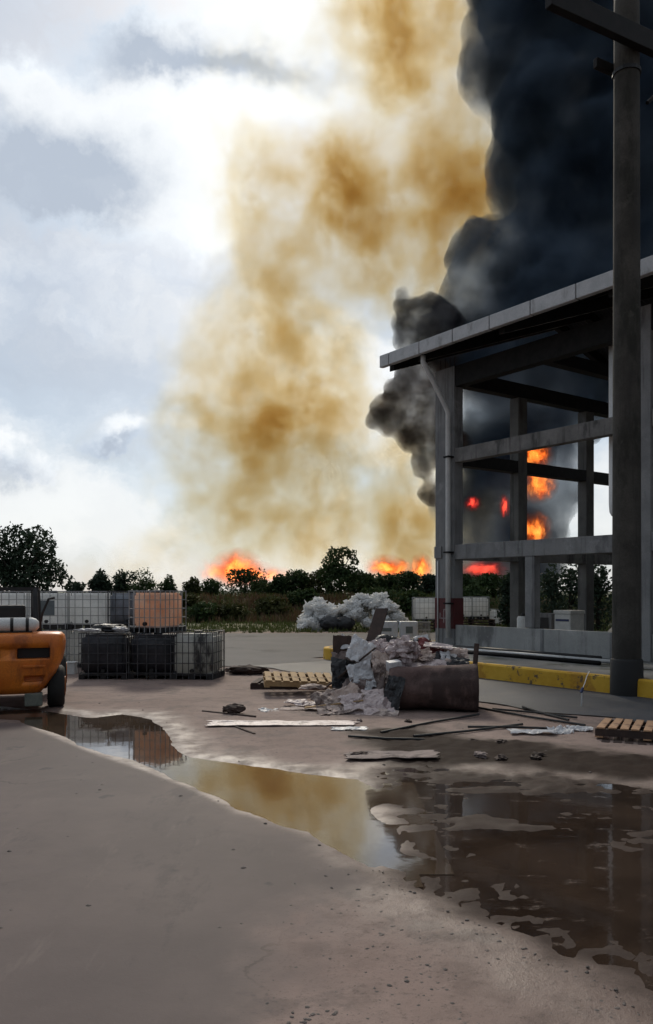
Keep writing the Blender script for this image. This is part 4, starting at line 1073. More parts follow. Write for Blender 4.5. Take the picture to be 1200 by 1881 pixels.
def plinth(x, y, w_, d, h, label):
    t = thing('pallet_stack', label, 'pallet stack', (x, y, 0))
    for k in range(int(h / 0.15)):
        o = MB().box(-w_ / 2, w_ / 2, -d / 2, d / 2, k * 0.15 + 0.09, k * 0.15 + 0.14).build('deck', M_woodd, t)
        for sx in (-w_ / 2 + 0.06, 0, w_ / 2 - 0.06): MB().box(sx - 0.06, sx + 0.06, -d / 2, d / 2, k * 0.15, k * 0.15 + 0.089).build('stringer', M_woodd, t)
    return t
plinth(bx(784, 40), 40.6, 1.2, 1.2, 0.46, 'dark stack of pallets under the white tank left of the corner column')
make_tank('white caged tank seen left of the red painted column foot', bx(783, 40), 40.6, 0.455, R(3), M_ibcw, M_cagew, 1.1, 1.0, 1.22)
plinth(bx(869, 44), 44.6, 2.4, 1.2, 0.46, 'dark stack of pallets under the twin tanks seen through the building')
make_tank('white caged tank seen through the building beside the downpipe', bx(852, 44), 44.6, 0.455, R(0), M_ibcw, M_cagew, 1.0, 1.0, 1.22)
make_tank('white caged tank seen through the building beside the gable column', bx(884, 44), 44.6, 0.455, R(2), M_ibcw, M_cagew, 0.92, 1.0, 1.22)
make_tank('small white tank beyond the building between the gable columns', bx(918, 46), 46.5, 0.0, R(6), M_ibcw, M_cagew, 0.8, 0.8, 0.95)
# pieces standing inside the ground floor
def inside(px, q):
    # point at building depth q that shows at px
    r = (px - CX) / F
    a = B0 + BX * q
    p = (r * a.y - a.x) / (AX.x - r * AX.y)
    return a + AX * p
bxp = inside(1046, 1.6)
mc = thing('white_chest', 'white chest with a blue stripe standing inside behind the low wall', 'chest', (bxp.x, bxp.y, PAV), BANG)
MB().box(-0.27, 0.27, -0.3, 0.3, 0, 1.0, b=0.03).build('body', M_white, mc)
MB().box(-0.29, 0.29, -0.32, 0.32, 1.0, 1.10, b=0.02).build('lid', M_white, mc)
MB().box(-0.22, 0.22, -0.312, -0.302, 0.80, 0.86).build('stripe', M_blue, mc)
bxp = inside(961, 0.9)
o = thing('white_drum', 'small white drum on the low wall left of the short column', 'drum', (bxp.x, bxp.y, PAV), BANG)
MB().tube([(0, 0, 0), (0, 0, 0.05), (0, 0, 0.86), (0, 0, 0.92)], [0.15, 0.17, 0.17, 0.14], 18).build('shell', M_white, o, True); MB().tube([(0, 0, 0.921), (0, 0, 1.0)], 0.06, 12).build('cap', M_black, o)
bxp = inside(1003, 2.2)
o = thing('pale_frame', 'pale box frame with a dark opening left of the white chest', 'frame', (bxp.x, bxp.y, PAV), BANG)
MB().box(-0.4, 0.4, -0.25, 0.25, 0, 0.98, b=0.02).build('body', M_conc, o); MB().box(-0.2, 0.3, -0.262, -0.2505, 0.5, 0.86).build('opening', M_black, o)

# ------------------------------------------------------------------ bank, verge and plants
bxs = np.linspace(-45, 60, 150); bys = np.linspace(49, 72, 44)
BXg, BYg = np.meshgrid(bxs, bys)
hb = sstep(BYg + 2.5 * (fbm(np.stack([BXg * 0.15, BYg * 0.15, 0 * BXg], -1), 3, 3) - 0.5), 49.5, 60) * (1.35 + 0.9 * (fbm(np.stack([BXg * 0.12, BYg * 0.2, 0 * BXg], -1), 4, 8) - 0.5))
hb += (fbm(np.stack([BXg * 0.8, BYg * 0.8, 0 * BXg], -1), 3, 12) - 0.5) * 0.5 * sstep(hb, 0.1, 0.6)
hb *= sstep(BYg, 72, 68) * sstep(BXg, -45, -41) * sstep(BXg, 60, 56)
vs = np.stack([BXg, BYg, hb - 0.03], -1).reshape(-1, 3)
nxb = len(bxs); fs = []
for i in range(len(bys) - 1):
    for j in range(nxb - 1):
        a = i * nxb + j; fs.append((a, a + 1, a + nxb + 1, a + nxb))
def bank_mat(t, out):
    co = t.objco(); n1 = t.noise(co, 0.25, 5, 0.65); n2 = t.noise(co, 2.5, 5, 0.7)
    col = t.mix(t.smooth(n1, 0.42, 0.62), (0.07, 0.045, 0.026), (0.05, 0.055, 0.022))
    col = t.mix(t.math('MULTIPLY', t.smooth(n2, 0.4, 0.7), 0.6), col, (0.035, 0.035, 0.016))
    principled(t, out, col, 0.95, t.bump(n2, 0.8, 0.2), spec=0.1)
bank_o = MB().add(vs, fs).build('hill', mat('earth_bank', bank_mat), None, True)
tag(bank_o, 'low overgrown earth bank beyond the yard', kind='structure')
def bank_z(x, y):
    if not (bys[0] < y < bys[-1] and bxs[0] < x < bxs[-1]): return 0.0
    i = int((y - bys[0]) / (bys[1] - bys[0])); j = int((x - bxs[0]) / (bxs[1] - bxs[0]))
    return float(hb[min(i, len(bys) - 1), min(j, nxb - 1)]) - 0.03

def grass_patch(name, label, m, n, fn, hmin, hmax, seed):
    rs = np.random.RandomState(seed); V = []; Fc = []
    for k in range(n):
        x, y = fn(rs); z = bank_z(x, y) - 0.02
        for b in range(5):
            a = rs.uniform(0, 6.28); h = rs.uniform(hmin, hmax); w_ = 0.03 + h * 0.05; ln = rs.uniform(0.15, 0.5) * h
            bx_, by_ = x + rs.uniform(-0.2, 0.2), y + rs.uniform(-0.2, 0.2)
            c_, s_ = math.cos(a), math.sin(a); o = len(V)
            V += [(bx_ - s_ * w_, by_ + c_ * w_, z), (bx_ + s_ * w_, by_ - c_ * w_, z), (bx_ + c_ * ln, by_ + s_ * ln, z + h)]
            Fc.append((o, o + 1, o + 2))
    o = MB().add(V, Fc).build(name, m); tag(o, label, kind='stuff'); return o
grass_patch('grass', 'short green grass along the verge beyond the road', M_grass, 2600, lambda r_: (r_.uniform(-32, 16), 38.5 + r_.rand() ** 1.2 * 12), 0.08, 0.30, 1)
grass_patch('grass', 'tall rough green grass over the earth bank', M_grass, 2600, lambda r_: (r_.uniform(-36, 30), r_.uniform(50, 63)), 0.2, 0.55, 2)
grass_patch('dry_grass', 'dry brownish grass patches over the earth bank', M_drygrass, 2200, lambda r_: (r_.uniform(-24, 4), r_.uniform(50, 60)), 0.2, 0.6, 3)

def leaves_mesh(lobes, n, size, seed, m, shell=0.55):
    rs = np.random.RandomState(seed)
    w_ = np.array([r[0] * r[1] * r[2] for _, r in lobes]) ** 0.75; w_ /= w_.sum()
    li = rs.choice(len(lobes), n, p=w_)
    cen = np.array([c for c, _ in lobes])[li]; rad = np.array([r for _, r in lobes])[li]
    dv = rs.normal(size=(n, 3)); dv /= np.linalg.norm(dv, axis=1)[:, None]
    rr = (shell + (1 - shell) * rs.rand(n))[:, None]
    lum = 1 + 0.45 * (fbm(dv * 2.2 + cen * 0.7, 3, seed % 5) - 0.5)[:, None] * 2
    pos = cen + dv * rad * rr * lum
    a = rs.normal(size=(n, 3)); a /= np.linalg.norm(a, axis=1)[:, None]
    b = np.cross(a, rs.normal(size=(n, 3))); b /= np.linalg.norm(b, axis=1)[:, None] + 1e-9
    s_ = size * rs.uniform(0.6, 1.35, n)[:, None]
    v0 = pos - a * s_; v1 = pos + b * s_ * 0.5; v2 = pos + a * s_; v3 = pos - b * s_ * 0.5
    V = np.stack([v0, v1, v2, v3], 1).reshape(-1, 3)
    me_ = bpy.data.meshes.new('crown')
    me_.vertices.add(4 * n); me_.vertices.foreach_set('co', V.ravel())
    me_.loops.add(4 * n); me_.loops.foreach_set('vertex_index', np.arange(4 * n, dtype=np.int32))
    me_.polygons.add(n); me_.polygons.foreach_set('loop_start', np.arange(0, 4 * n, 4, dtype=np.int32))
    me_.update(calc_edges=True); me_.materials.append(m)
    return me_
def tree(name, label, px, d, ytop, wpx, seed, m=M_leaf, n=1500, leaf=0.16, bare=0.25, group=None, lobes_px=None, cat='tree', ybot=None):
    x = bx(px, d); base = bank_z(x, d)
    top = EYE + (HY - ytop) / F * d
    h = top - base; w_ = wpx / F * d
    rs = random.Random(seed)
    t = thing(name, label, cat, (x, d, base), 0, group)
    lobes = []
    if lobes_px:
        for (lx, ly, lr) in lobes_px:
            q = P(lx, ly, d); r_ = lr / F * d
            lobes.append(((q.x - x, rs.uniform(-0.5, 0.5) * w_ * 0.3, q.z - base), (r_, r_ * 1.1, r_ * 0.85)))
    else:
        for k in range(rs.randint(6, 9)):
            a = rs.uniform(0, 6.28); q = rs.uniform(0.0, 0.33) * w_
            zc = h * rs.uniform(0.35 + bare * 0.4, 0.82)
            r_ = w_ * rs.uniform(0.16, 0.28)
            r_ = min(r_, (h - zc) * 1.0 + 0.1)
            lobes.append(((q * math.cos(a), q * math.sin(a), zc), (r_ * 1.15, r_ * 1.15, r_ * 0.85)))
        lobes.append(((0, 0, h * 0.8), (w_ * 0.22, w_ * 0.22, h * 0.2)))
        lobes.append(((0, 0, h * 0.42), (w_ * 0.46, w_ * 0.36, h * 0.38)))
        lobes.append(((0, 0, h * 0.2), (w_ * 0.52, w_ * 0.36, h * 0.24)))
    mb_ = MB()
    tr = max(0.06, h * 0.028)
    mid = Vector((rs.uniform(-0.1, 0.1) * w_, 0, h * 0.4))
    mb_.tube([(0, 0, -0.15), (mid.x * 0.5, 0, h * 0.2), mid], [tr * 1.25, tr, tr * 0.8], 8)
    for c, r_ in lobes[:9]:
        c = Vector(c)
        mb_.tube([mid * rs.uniform(0.6, 1.0), mid.lerp(c, 0.55) + Vector((0, 0, 0.1 * h * 0.3)), c], [tr * 0.55, tr * 0.35, tr * 0.12], 5)
    mb_.build('trunk', M_bark, t, True)
    obj('crown', leaves_mesh(lobes, n, leaf, seed, m), t)
    return t
tree('big_tree', 'large dark spreading tree at the left edge beyond the tanks', 30, 52, 962, 210, 2, M_leafb, 9000, 0.15,
     lobes_px=[(20, 990, 34), (62, 985, 26), (-25, 985, 40), (92, 1008, 24), (45, 1018, 34), (0, 1030, 40), (78, 1040, 32), (108, 1050, 22), (35, 1055, 42), (-40, 1040, 60), (120, 1070, 18), (75, 1068, 36), (10, 1075, 50), (-80, 1000, 50)])
tree('low_bush', 'small dark bush right of the large spreading tree', 140, 58, 1068, 40, 31, M_leafb, 700, 0.14, cat='bush')
gt = 'dark trees along the bank in front of the fire'
specs = [(186, 68, 1050, 36, M_leafb, 'small twin topped tree at the left end of the bank'), (222, 70, 1048, 46, M_leafb, 'rounded dark tree second from the left along the bank'), (268, 69, 1046, 50, M_leaf, 'broad dark tree on the bank behind the orange tank'),
         (310, 72, 1056, 40, M_leaf, 'low tree just right of the tank stack'), (352, 71, 1062, 40, M_leafo, 'low olive tree on the bank before the left smoke'), (392, 73, 1060, 40, M_leaf, 'low tree just left of the large flame'),
         (446, 68, 1046, 46, M_leaf, 'dark pointed tree standing against the large flame'), (482, 72, 1058, 36, M_leaf, 'low tree right of the large flame'), (512, 69, 1048, 42, M_leaf, 'rounded dark tree midway along the bank'),
         (548, 70, 1046, 52, M_leaf, 'dark tree left of the tall one with a gap in its crown'), (586, 67, 1046, 50, M_leafo, 'dark olive tree touching the tall gapped tree'), (668, 68, 1046, 50, M_leaf, 'dark tree right of the tall gapped tree'),
         (712, 69, 1049, 50, M_leaf, 'dark tree standing under the right hand flames'), (752, 66, 1050, 46, M_leaf, 'dark tree left of the corner column'), (790, 64, 1052, 44, M_leafb, 'dark tree behind the corner column'),
         (850, 66, 1056, 60, M_leaf, 'dark green tree seen under the first beam of the building'), (905, 62, 1050, 50, M_leaf, 'dark tree showing behind the first gable column'), (960, 60, 1046, 60, M_leaf, 'dark tree behind the short column')]
for i, (px, d, yt, wp, m, lab) in enumerate(specs):
    tree('bank_tree', lab, px + rng.uniform(-5, 5), d + rng.uniform(-2, 3), yt + rng.uniform(-7, 8), wp * (rng.uniform(0.9, 2.1) if px < 380 else rng.uniform(1.4, 2.2)), 40 + i, m, 2600, rng.uniform(0.11, 0.18), group=gt)
tree('tall_tree', 'tall dark tree with a sky gap in its crown above the white heap', 626, 64, 1002, 80, 77, M_leaf, 4200, 0.13,
     lobes_px=[(617, 1018, 16), (606, 1036, 16), (634, 1012, 10), (646, 1018, 11), (652, 1032, 9), (620, 1046, 22), (598, 1056, 18), (645, 1052, 16), (622, 1070, 32), (660, 1065, 20)])
# shrubs on the slope of the bank and behind the building's ground floor
for i, (px, d, yt, wp, m, lab) in enumerate(((370, 51, 1106, 60, M_leaf, 'dark green shrub at the foot of the bank right of the tanks'), (430, 52, 1110, 70, M_leafo, 'olive shrub at the foot of the bank in the middle'), (345, 55, 1092, 70, M_leafo, 'olive shrub halfway up the bank'),
                                         (500, 54, 1096, 80, M_leafo, 'rough olive shrub halfway up the bank left of the heap'), (560, 57, 1082, 60, M_leaf, 'dark shrub high on the bank behind the heap'), (700, 56, 1078, 110, M_leaf, 'dark wide shrub on the bank behind the white heap'),
                                         (760, 54, 1084, 70, M_leaf, 'dark shrub on the bank beside the white tank'), (870, 56, 1072, 80, M_leaf, 'dark shrub behind the twin tanks'))):
    tree('shrub', lab, px, d, yt, wp, 90 + i, m, 1300, 0.14, group='shrubs on the earth bank', cat='shrub')
for i, (px, d, yt, wp, lab) in enumerate(((1012, 40, 1030, 70, 'leafy bush seen in the ground floor right of the short column'), (1050, 43, 1022, 80, 'leafy bush seen behind the second gable column'), (1098, 41, 1026, 80, 'leafy bush seen left of the concrete pole'), (1160, 42, 1030, 90, 'leafy bush behind the concrete pole'), (935, 44, 1048, 44, 'leafy bush seen between the first gable column and the twin tanks'))):
    tree('leafy_bush', lab, px, d, yt, wp, 120 + i, M_leafb, 1500, 0.11, group='bushes behind the building', cat='bush')

# ------------------------------------------------------------------ foreground grit
rs = np.random.RandomState(5); mb = MB()
def dry(q):
    a = np.array([[q.x]]), np.array([[q.y]])
    return max(sdf(poly_world(puddle_a), *a)[0, 0], sdf(poly_world(puddle_b), *a)[0, 0]) < -0.04
for k in range(2600):
    px = rs.uniform(480, 1200); py = rs.uniform(1600, 1960)
    if px < 600 - (py - 1640) * 0.35 + rs.normal() * 60: continue
    q = G(px, py)
    if not dry(q): continue
    r = 0.003 + 0.011 * rs.rand() ** 4
    vs, fs = crumple(int(k % 40), r, 0.6, 1, (1.3, 1, 0.6))
    a = Matrix.Rotation(rs.uniform(0, 6.28), 3, 'Z')
    mb.add([a @ v_ + Vector((q.x, q.y, 0.012 + r * 0.2)) for v_ in vs], fs)
for k in range(320):
    q = G(rs.uniform(-50, 1200), 1290 + 420 * rs.rand() ** 1.7)
    if not dry(q): continue
    r = 0.005 + 0.014 * rs.rand() ** 3
    vs, fs = crumple(int(k % 40), r, 0.6, 1, (1.3, 1, 0.6))
    mb.add([v_ + Vector((q.x, q.y, 0.012 + r * 0.2)) for v_ in vs], fs)
tag(mb.build('gravel', M_pebble), 'dark grit and small stones scattered over the yard', kind='stuff')

# ------------------------------------------------------------------ smoke
def puff_hull(name, balls, voxel, amp, freq, seed, origin):
    """union of ellipsoids remeshed into one closed billowing skin, in metres about origin"""
    mb_ = MB()
    for c, r in balls:
        bm = bmesh.new(); bmesh.ops.create_icosphere(bm, subdivisions=3, radius=1)
        vs = [Vector((v.co.x * r[0] + c[0] - origin[0], v.co.y * r[1] + c[1] - origin[1], v.co.z * r[2] + c[2] - origin[2])) for v in bm.verts]
        fs = [[v.index for v in f.verts] for f in bm.faces]; bm.free()
        mb_.add(vs, fs)
    me_ = bpy.data.meshes.new(name); me_.from_pydata(mb_.v, [], mb_.f); me_.update()
    o = obj(name, me_)
    m = o.modifiers.new('skin', 'REMESH'); m.mode = 'VOXEL'; m.voxel_size = voxel; m.use_smooth_shade = True
    bpy.context.view_layer.update()
    me2 = bpy.data.meshes.new_from_object(o.evaluated_get(bpy.context.evaluated_depsgraph_get()))
    o.modifiers.clear(); o.data = me2; o.location = origin
    if amp:
        n = len(me2.vertices); co = np.empty(n * 3); me2.vertices.foreach_get('co', co); co = co.reshape(-1, 3)
        nr = np.empty(n * 3); me2.vertices.foreach_get('normal', nr); nr = nr.reshape(-1, 3)
        b = 1 - fbm(co * freq, 3, seed, ridged=True, gain=0.5)
        co = co + nr * ((b - 0.62) * amp * 2)[:, None]
        me2.vertices.foreach_set('co', co.ravel()); me2.update()
        m = o.modifiers.new('skin', 'REMESH'); m.mode = 'VOXEL'; m.voxel_size = voxel * 0.8     # heal any skin folded through itself
        bpy.context.view_layer.update()
        me3 = bpy.data.meshes.new_from_object(o.evaluated_get(bpy.context.evaluated_depsgraph_get()))
        o.modifiers.clear(); o.data = me3
    return o
def px_ball(px, py, r, d, dy=0.0, ry=None, rd=None):
    q = P(px, py, d); k = d / F
    return ((q.x, d + dy, q.z), (r * k, (rd or r) * k, (ry or r) * k))
def surface_marker(t, out):
    """the skin of a smoke body lets everything through"""
    rgb = t.n('ShaderNodeRGB'); rgb.outputs[0].default_value = (1, 1, 1, 1)
    tr = t.n('ShaderNodeBsdfTransparent'); t.link(rgb.outputs[0], tr.inputs['Color']); t.link(tr.outputs[0], out.inputs['Surface'])

def tan_mat(name, puffs, d, origin, seed, gain=1.28):
    """sum of soft gaussian puffs (px, py, rx, ry, optical depth) torn by noise, in metres about origin"""
    def f(t, out):
        surface_marker(t, out)
        co = t.objco()
        n1 = t.noise(co, 0.045, 2, 0.55, out='Color')
        wv = t.vmath('MULTIPLY', t.vmath('SUBTRACT', n1, (0.5, 0.5, 0.5)), (15.0, 15.0, 17.0))
        p = t.vmath('ADD', co, wv)
        acc = None; k = d / F
        for (px, py, rx, ry, tau) in puffs:
            q = P(px, py, d)
            c = (q.x - origin[0], 0.0, q.z - origin[2])
            dp = min(rx, ry) * k * 1.1
            v = t.vmath('MULTIPLY', t.vmath('SUBTRACT', p, c), (1 / (rx * k), 1 / dp, 1 / (ry * k)))
            e = t.math('EXPONENT', t.math('MULTIPLY', t.vmath('DOT_PRODUCT', v, v), -1.0))
            a = tau / (1.77 * dp)
            acc = t.math('MULTIPLY', e, a) if acc is None else t.math('MULTIPLY_ADD', e, a, acc)
        n2 = t.noise(t.vmath('MULTIPLY', co, (1, 1, 0.75)), 0.10, 4, 0.62)
        n3 = t.noise(t.vmath('ADD', co, t.vmath('SCALE', n1, 6.0)), 0.19, 4, 0.6)
        mod = t.math('MULTIPLY_ADD', t.smooth(n2, 0.30, 0.70), 1.0, 0.30)
        mod = t.math('MULTIPLY', mod, t.math('MULTIPLY_ADD', t.smooth(n3, 0.40, 0.60), 1.1, 0.45))
        dens = t.math('MULTIPLY', t.math('SUBTRACT', t.math('MULTIPLY', acc, mod), 0.0038), gain)
        dens = t.math('MAXIMUM', dens, 0.0)
        ab = t.n('ShaderNodeVolumeAbsorption'); ab.inputs['Color'].default_value = (1 - 0.52, 1 - 0.92 , 0.0, 1)
        # extinction per unit density is (1 - colour): weak in red, strong in blue
        ab.inputs['Color'].default_value = (0.87, 0.73, 0.42, 1)
        t.link(t.math('MULTIPLY', dens, 3.1), ab.inputs['Density'])
        sc = t.n('ShaderNodeVolumeScatter'); sc.inputs['Color'].default_value = (0.94, 0.80, 0.54, 1); sc.inputs['Anisotropy'].default_value = 0.3
        t.link(t.math('MULTIPLY', dens, 0.7), sc.inputs['Density'])
        ad = t.n('ShaderNodeAddShader'); t.link(ab.outputs[0], ad.inputs[0]); t.link(sc.outputs[0], ad.inputs[1])
        t.link(ad.outputs[0], out.inputs['Volume'])
    m = mat(name, f)
    m.cycles.volume_step_rate = 0.85
    return m
DT = 140.0
tan_low = [(560, 880, 215, 150, .34), (540, 640, 150, 140, .34), (470, 985, 120, 85, .5), (620, 960, 140, 110, .36), (745, 975, 75, 110, .6), (480, 745, 82, 68, 1.15), (440, 850, 100, 110, .42), (590, 850, 110, 120, .28),
           (340, 880, 50, 110, .14), (365, 720, 70, 80, .16), (495, 560, 75, 130, .42), (610, 640, 75, 130, .26), (280, 1030, 90, 32, .16), (840, 930, 90, 120, .5), (720, 800, 90, 90, .12)]
tan_mid = [(600, 470, 190, 150, .34), (850, 420, 90, 110, .45), (500, 330, 110, 90, .16), (490, 470, 80, 95, .34), (450, 320, 75, 85, .16), (645, 370, 64, 84, 1.15), (760, 450, 90, 110, .36), (835, 355, 84, 88, 1.35), (885, 300, 60, 70, .35), (700, 480, 60, 70, .22), (820, 570, 70, 90, .32), (560, 330, 60, 60, .14)]
tan_top = [(550, 130, 200, 140, .20), (790, 60, 100, 170, .40), (790, 215, 80, 80, .34), (735, 85, 60, 85, .85), (835, 40, 70, 95, .5), (800, -120, 110, 120, .6), (860, -260, 140, 130, .5), (680, 40, 70, 110, .40)]
for nm, pf, lab in (('tan_smoke', tan_low, 'tan smoke rising from the grass fire at the horizon'), ('tan_smoke', tan_mid, 'brown billows of smoke beside the black smoke edge'), ('tan_smoke', tan_top, 'upper column of tan smoke leaving the top of the picture')):
    q = P(sum(p[0] for p in pf) / len(pf), 1085, DT)
    org = (q.x, DT, 0.0)
    hull = puff_hull(nm, [px_ball(px, py, rx * 2.3 + 70, DT, 0, ry * 2.3 + 75, min(rx, ry) * 2.4 + 60) for px, py, rx, ry, _ in pf], 4.0, 0, 1, 1, org)
    # keep the smoke out of the ground
    me_ = hull.data; n = len(me_.vertices); co = np.empty(n * 3); me_.vertices.foreach_get('co', co); co = co.reshape(-1, 3)
    co[:, 2] = np.maximum(co[:, 2], 0.4); me_.vertices.foreach_set('co', co.ravel()); me_.update()
    me_.materials.clear(); me_.materials.append(tan_mat(nm, pf, DT, org, 1))
    tag(hull, lab, 'smoke')

def dark_mat(name, ext, lo, hi, scale, rate, g=0.0):
    def f(t, out):
        surface_marker(t, out)
        co = t.objco()
        wv = t.vmath('SCALE', t.vmath('SUBTRACT', t.noise(co, scale * 0.6, 2, 0.5, out='Color'), (0.5, 0.5, 0.5)), 2.0 / scale * 0.6)
        n = t.noise(t.vmath('ADD', co, wv), scale, 5, 0.6)
        k = t.smooth(n, 0.34, 0.64)
        dens = t.math('MULTIPLY', t.math('MULTIPLY_ADD', k, 1.55, 0.33), ext)
        col = t.mix(k, hi, lo)
        sc = t.n('ShaderNodeVolumeScatter'); t.link(col, sc.inputs['Color']); t.link(dens, sc.inputs['Density']); sc.inputs['Anisotropy'].default_value = g
        ab = t.n('ShaderNodeVolumeAbsorption'); t.link(col, ab.inputs['Color']); t.link(dens, ab.inputs['Density'])
        ad = t.n('ShaderNodeAddShader'); t.link(sc.outputs[0], ad.inputs[0]); t.link(ab.outputs[0], ad.inputs[1])
        t.link(ad.outputs[0], out.inputs['Volume'])
    m = mat(name, f); m.cycles.volume_step_rate = rate
    return m
DD = 88.0
main = [(1000, 480, 120), (900, 480, 78), (1050, 600, 150), (955, 430, 55), (1012, 382, 84), (1100, 400, 150), (1010, 300, 95), (1000, 200, 104), (955, 90, 105), (1080, 150, 160), (1150, 300, 150), (1010, -10, 140), (960, 275, 60), (930, 170, 40), (985, 240, 60),
        (1230, 500, 160), (1290, 250, 220), (1230, 0, 220), (1120, -180, 230), (960, -90, 90), (860, 560, 52), (900, 620, 90), (960, 700, 120), (940, 800, 105), (960, 880, 105), (930, 960, 100), (950, 1030, 90), (870, 900, 70), (880, 1000, 75), (1020, 740, 90), (855, 520, 38), (880, 110, 40), (935, 340, 30)]
rr = random.Random(9)
q = P(1000, HY, DD); org = (q.x, DD, 0.0)
o = puff_hull('black_smoke', [px_ball(a, b, c, DD, rr.uniform(-2, 4), None, c * 1.0) for a, b, c in main], 0.65, 1.9, 0.24, 4, org)
me_ = o.data; n = len(me_.vertices); co = np.empty(n * 3); me_.vertices.foreach_get('co', co); co = co.reshape(-1, 3)
co[:, 2] = np.maximum(co[:, 2], 0.4); me_.vertices.foreach_set('co', co.ravel()); me_.update()
me_.materials.clear(); me_.materials.append(dark_mat('black_smoke', 0.33, (0.07, 0.10, 0.145), (0.27, 0.36, 0.48), 0.11, 0.55))
tag(o, 'huge blue black smoke column standing behind the building', 'smoke')
far = [(1500, 300, 260), (1850, 100, 420), (1550, -320, 380), (2250, 300, 480), (2500, -200, 520)]  # unseen smoke added off to the right to darken the building sides
q = P(1900, HY, 100.0); o = puff_hull('black_smoke', [px_ball(a, b, c, 100.0) for a, b, c in far], 2.5, 3.0, 0.10, 5, (q.x, 100.0, 0.0))
def plain_dark(t, out):
    surface_marker(t, out)
    sc = t.n('ShaderNodeVolumeScatter'); sc.inputs['Color'].default_value = (0.12, 0.16, 0.22, 1); sc.inputs['Density'].default_value = 0.3
    ab = t.n('ShaderNodeVolumeAbsorption'); ab.inputs['Color'].default_value = (0.12, 0.16, 0.22, 1); ab.inputs['Density'].default_value = 0.3
    ad = t.n('ShaderNodeAddShader'); t.link(sc.outputs[0], ad.inputs[0]); t.link(ab.outputs[0], ad.inputs[1]); t.link(ad.outputs[0], out.inputs['Volume'])
o.data.materials.clear(); o.data.materials.append(mat('unseen_shade_smoke', plain_dark))
tag(o, 'unseen black smoke added right of the view to shade the building sides', 'smoke')
side = [(735, 722, 34), (702, 750, 24), (760, 792, 38), (724, 765, 36), (776, 852, 25), (800, 760, 42), (795, 905, 26), (752, 692, 30), (792, 705, 44), (690, 770, 16), (825, 830, 40)]
o = puff_hull('brown_black_smoke', [px_ball(a, b, c, DD, rr.uniform(-1, 1)) for a, b, c in side], 0.35, 0.6, 0.5, 6, P(770, 1085, DD))
o.data.materials.clear(); o.data.materials.append(dark_mat('brown_black_smoke', 0.60, (0.06, 0.045, 0.042), (0.34, 0.25, 0.19), 0.34, 0.5))
tag(o, 'brownish black billows bulging left of the corner column', 'smoke')
side = [(762, 582, 34), (770, 622, 36), (744, 562, 20), (800, 572, 38), (742, 600, 24), (745, 632, 22), (812, 610, 45), (830, 650, 45), (735, 545, 12)]
o = puff_hull('grey_black_smoke', [px_ball(a, b, c, DD, rr.uniform(-1, 1)) for a, b, c in side], 0.35, 0.6, 0.5, 8, P(780, 1085, DD))
o.data.materials.clear(); o.data.materials.append(dark_mat('grey_black_smoke', 0.62, (0.05, 0.05, 0.06), (0.24, 0.24, 0.26), 0.34, 0.5))
tag(o, 'small grey black billow above the left end of the gutter', 'smoke')

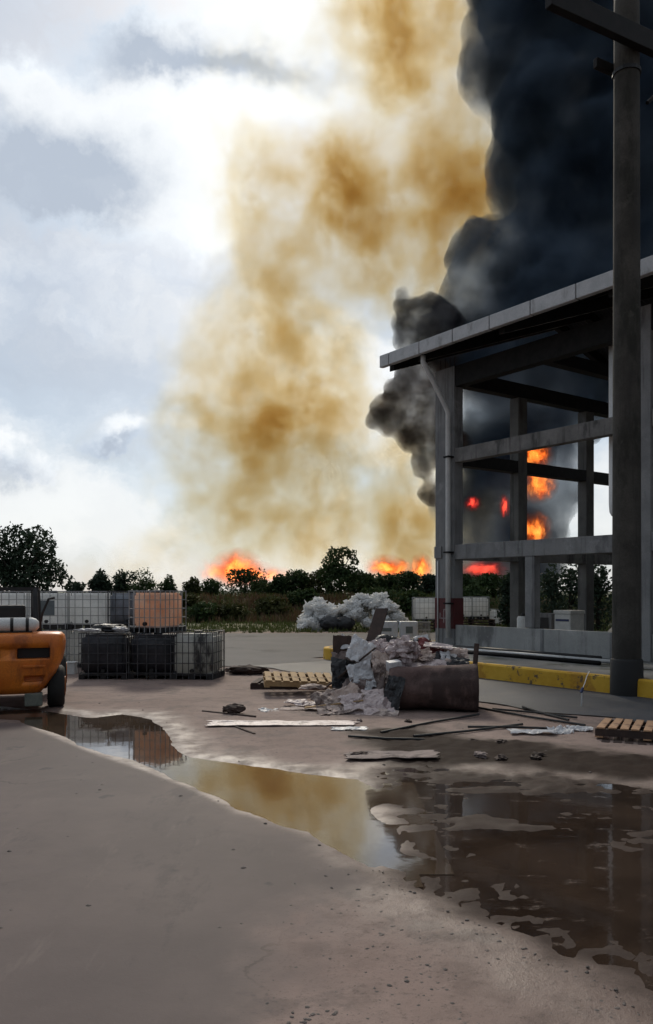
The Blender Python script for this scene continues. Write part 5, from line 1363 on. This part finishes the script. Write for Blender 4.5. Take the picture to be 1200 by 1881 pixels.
# ------------------------------------------------------------------ flames
def flame_mat(name, core, edge, power, seed):
    def f(t, out):
        surface_marker(t, out)
        co = t.objco()
        sh = t.vmath('ADD', co, (seed * 3.3, seed, 0))
        nv = t.noise(t.vmath('MULTIPLY', sh, (1, 1, 0.7)), 1.8, 4, 0.6, out='Color')
        p = t.vmath('ADD', co, t.vmath('SCALE', t.vmath('SUBTRACT', nv, (0.5, 0.5, 0.5)), 1.5))
        fall = t.math('EXPONENT', t.math('MULTIPLY', t.vmath('DOT_PRODUCT', p, p), -3.2))
        lick = t.noise(t.vmath('MULTIPLY', t.vmath('ADD', p, (seed, 0, 0)), (1, 1, 0.4)), 3.4, 5, 0.62)
        v = t.math('MULTIPLY_ADD', t.math('SUBTRACT', lick, 0.5), 3.3, fall)
        e = t.math('ADD', t.math('MULTIPLY', t.smooth(v, 0.42, 0.85), t.math('MULTIPLY_ADD', fall, 0.8, 0.2)), t.math('MULTIPLY', fall, 0.05))  # last term adds a faint glowing halo for flame light scattered in smoke
        e = t.math('MULTIPLY', e, t.smooth(t.vmath('LENGTH', co), 0.98, 0.75))
        em = t.n('ShaderNodeEmission')
        t.link(t.mix(t.smooth(e, 0.25, 0.8), edge, core), em.inputs['Color'])
        t.link(t.math('MULTIPLY', e, power), em.inputs['Strength'])
        ab = t.n('ShaderNodeVolumeAbsorption'); ab.inputs['Color'].default_value = (0.9, 0.3, 0.05, 1)
        t.link(t.math('MULTIPLY', fall, power * 0.7), ab.inputs['Density'])
        ad = t.n('ShaderNodeAddShader'); t.link(em.outputs[0], ad.inputs[0]); t.link(ab.outputs[0], ad.inputs[1])
        t.link(ad.outputs[0], out.inputs['Volume'])
    return mat(name, f)
ORC, ORE = (1.0, 0.52, 0.10), (1.0, 0.20, 0.018)
RDC, RDE = (1.0, 0.13, 0.08), (0.9, 0.05, 0.06)
flames = [(436, 1044, 52, 40, 112, 1.7, 0, 'large orange flame behind the pointed dark tree'), (470, 1054, 48, 26, 113, .9, 0, 'lower orange flame right of the large one'), (506, 1056, 40, 18, 114, .35, 0, 'faint orange flame glow midway along the tree line'),
          (396, 1050, 40, 30, 115, .4, 0, 'faint orange flame glow left of the large one'), (708, 1041, 42, 24, 110, 1.7, 0, 'orange flame above the trees right of the tall tree'), (735, 1046, 34, 22, 111, .9, 0, 'low orange flame between two brighter ones near the column'),
          (774, 1046, 24, 32, 109, 1.5, 0, 'narrow upright flame just left of the corner column'),
          (886, 1046, 62, 24, 78, .75, 1, 'wide red flame low behind the first bay'), (868, 925, 20, 17, 78, 1.1, 1, 'small red flame alone in the first upper bay'), (927, 930, 13, 26, 78, .9, 1, 'slim red flame beside the first gable column'),
          (984, 836, 38, 30, 78, 1.9, 0, 'bright orange flame just under the upper front beam'), (988, 886, 40, 42, 78, 1.6, 0, 'orange fireball below the dark gable beam'), (982, 974, 36, 42, 78, 1.5, 0, 'orange fireball low above the middle front beam')]
for k, (px, py, rx, ry, d, pw, red, lab) in enumerate(flames):
    kk = d / F
    bm = bmesh.new(); bmesh.ops.create_icosphere(bm, subdivisions=3, radius=1)
    me_ = bpy.data.meshes.new('flame'); bm.to_mesh(me_); bm.free()
    me_.materials.append(flame_mat('flame_red' if red else 'flame', RDC if red else ORC, RDE if red else ORE, pw * 2.6 / (rx * kk), k))
    o = obj('flame', me_, None, P(px, py, d)); o.scale = (rx * kk, rx * kk, ry * kk)
    tag(o, lab, 'flame', 'flames of the fire')
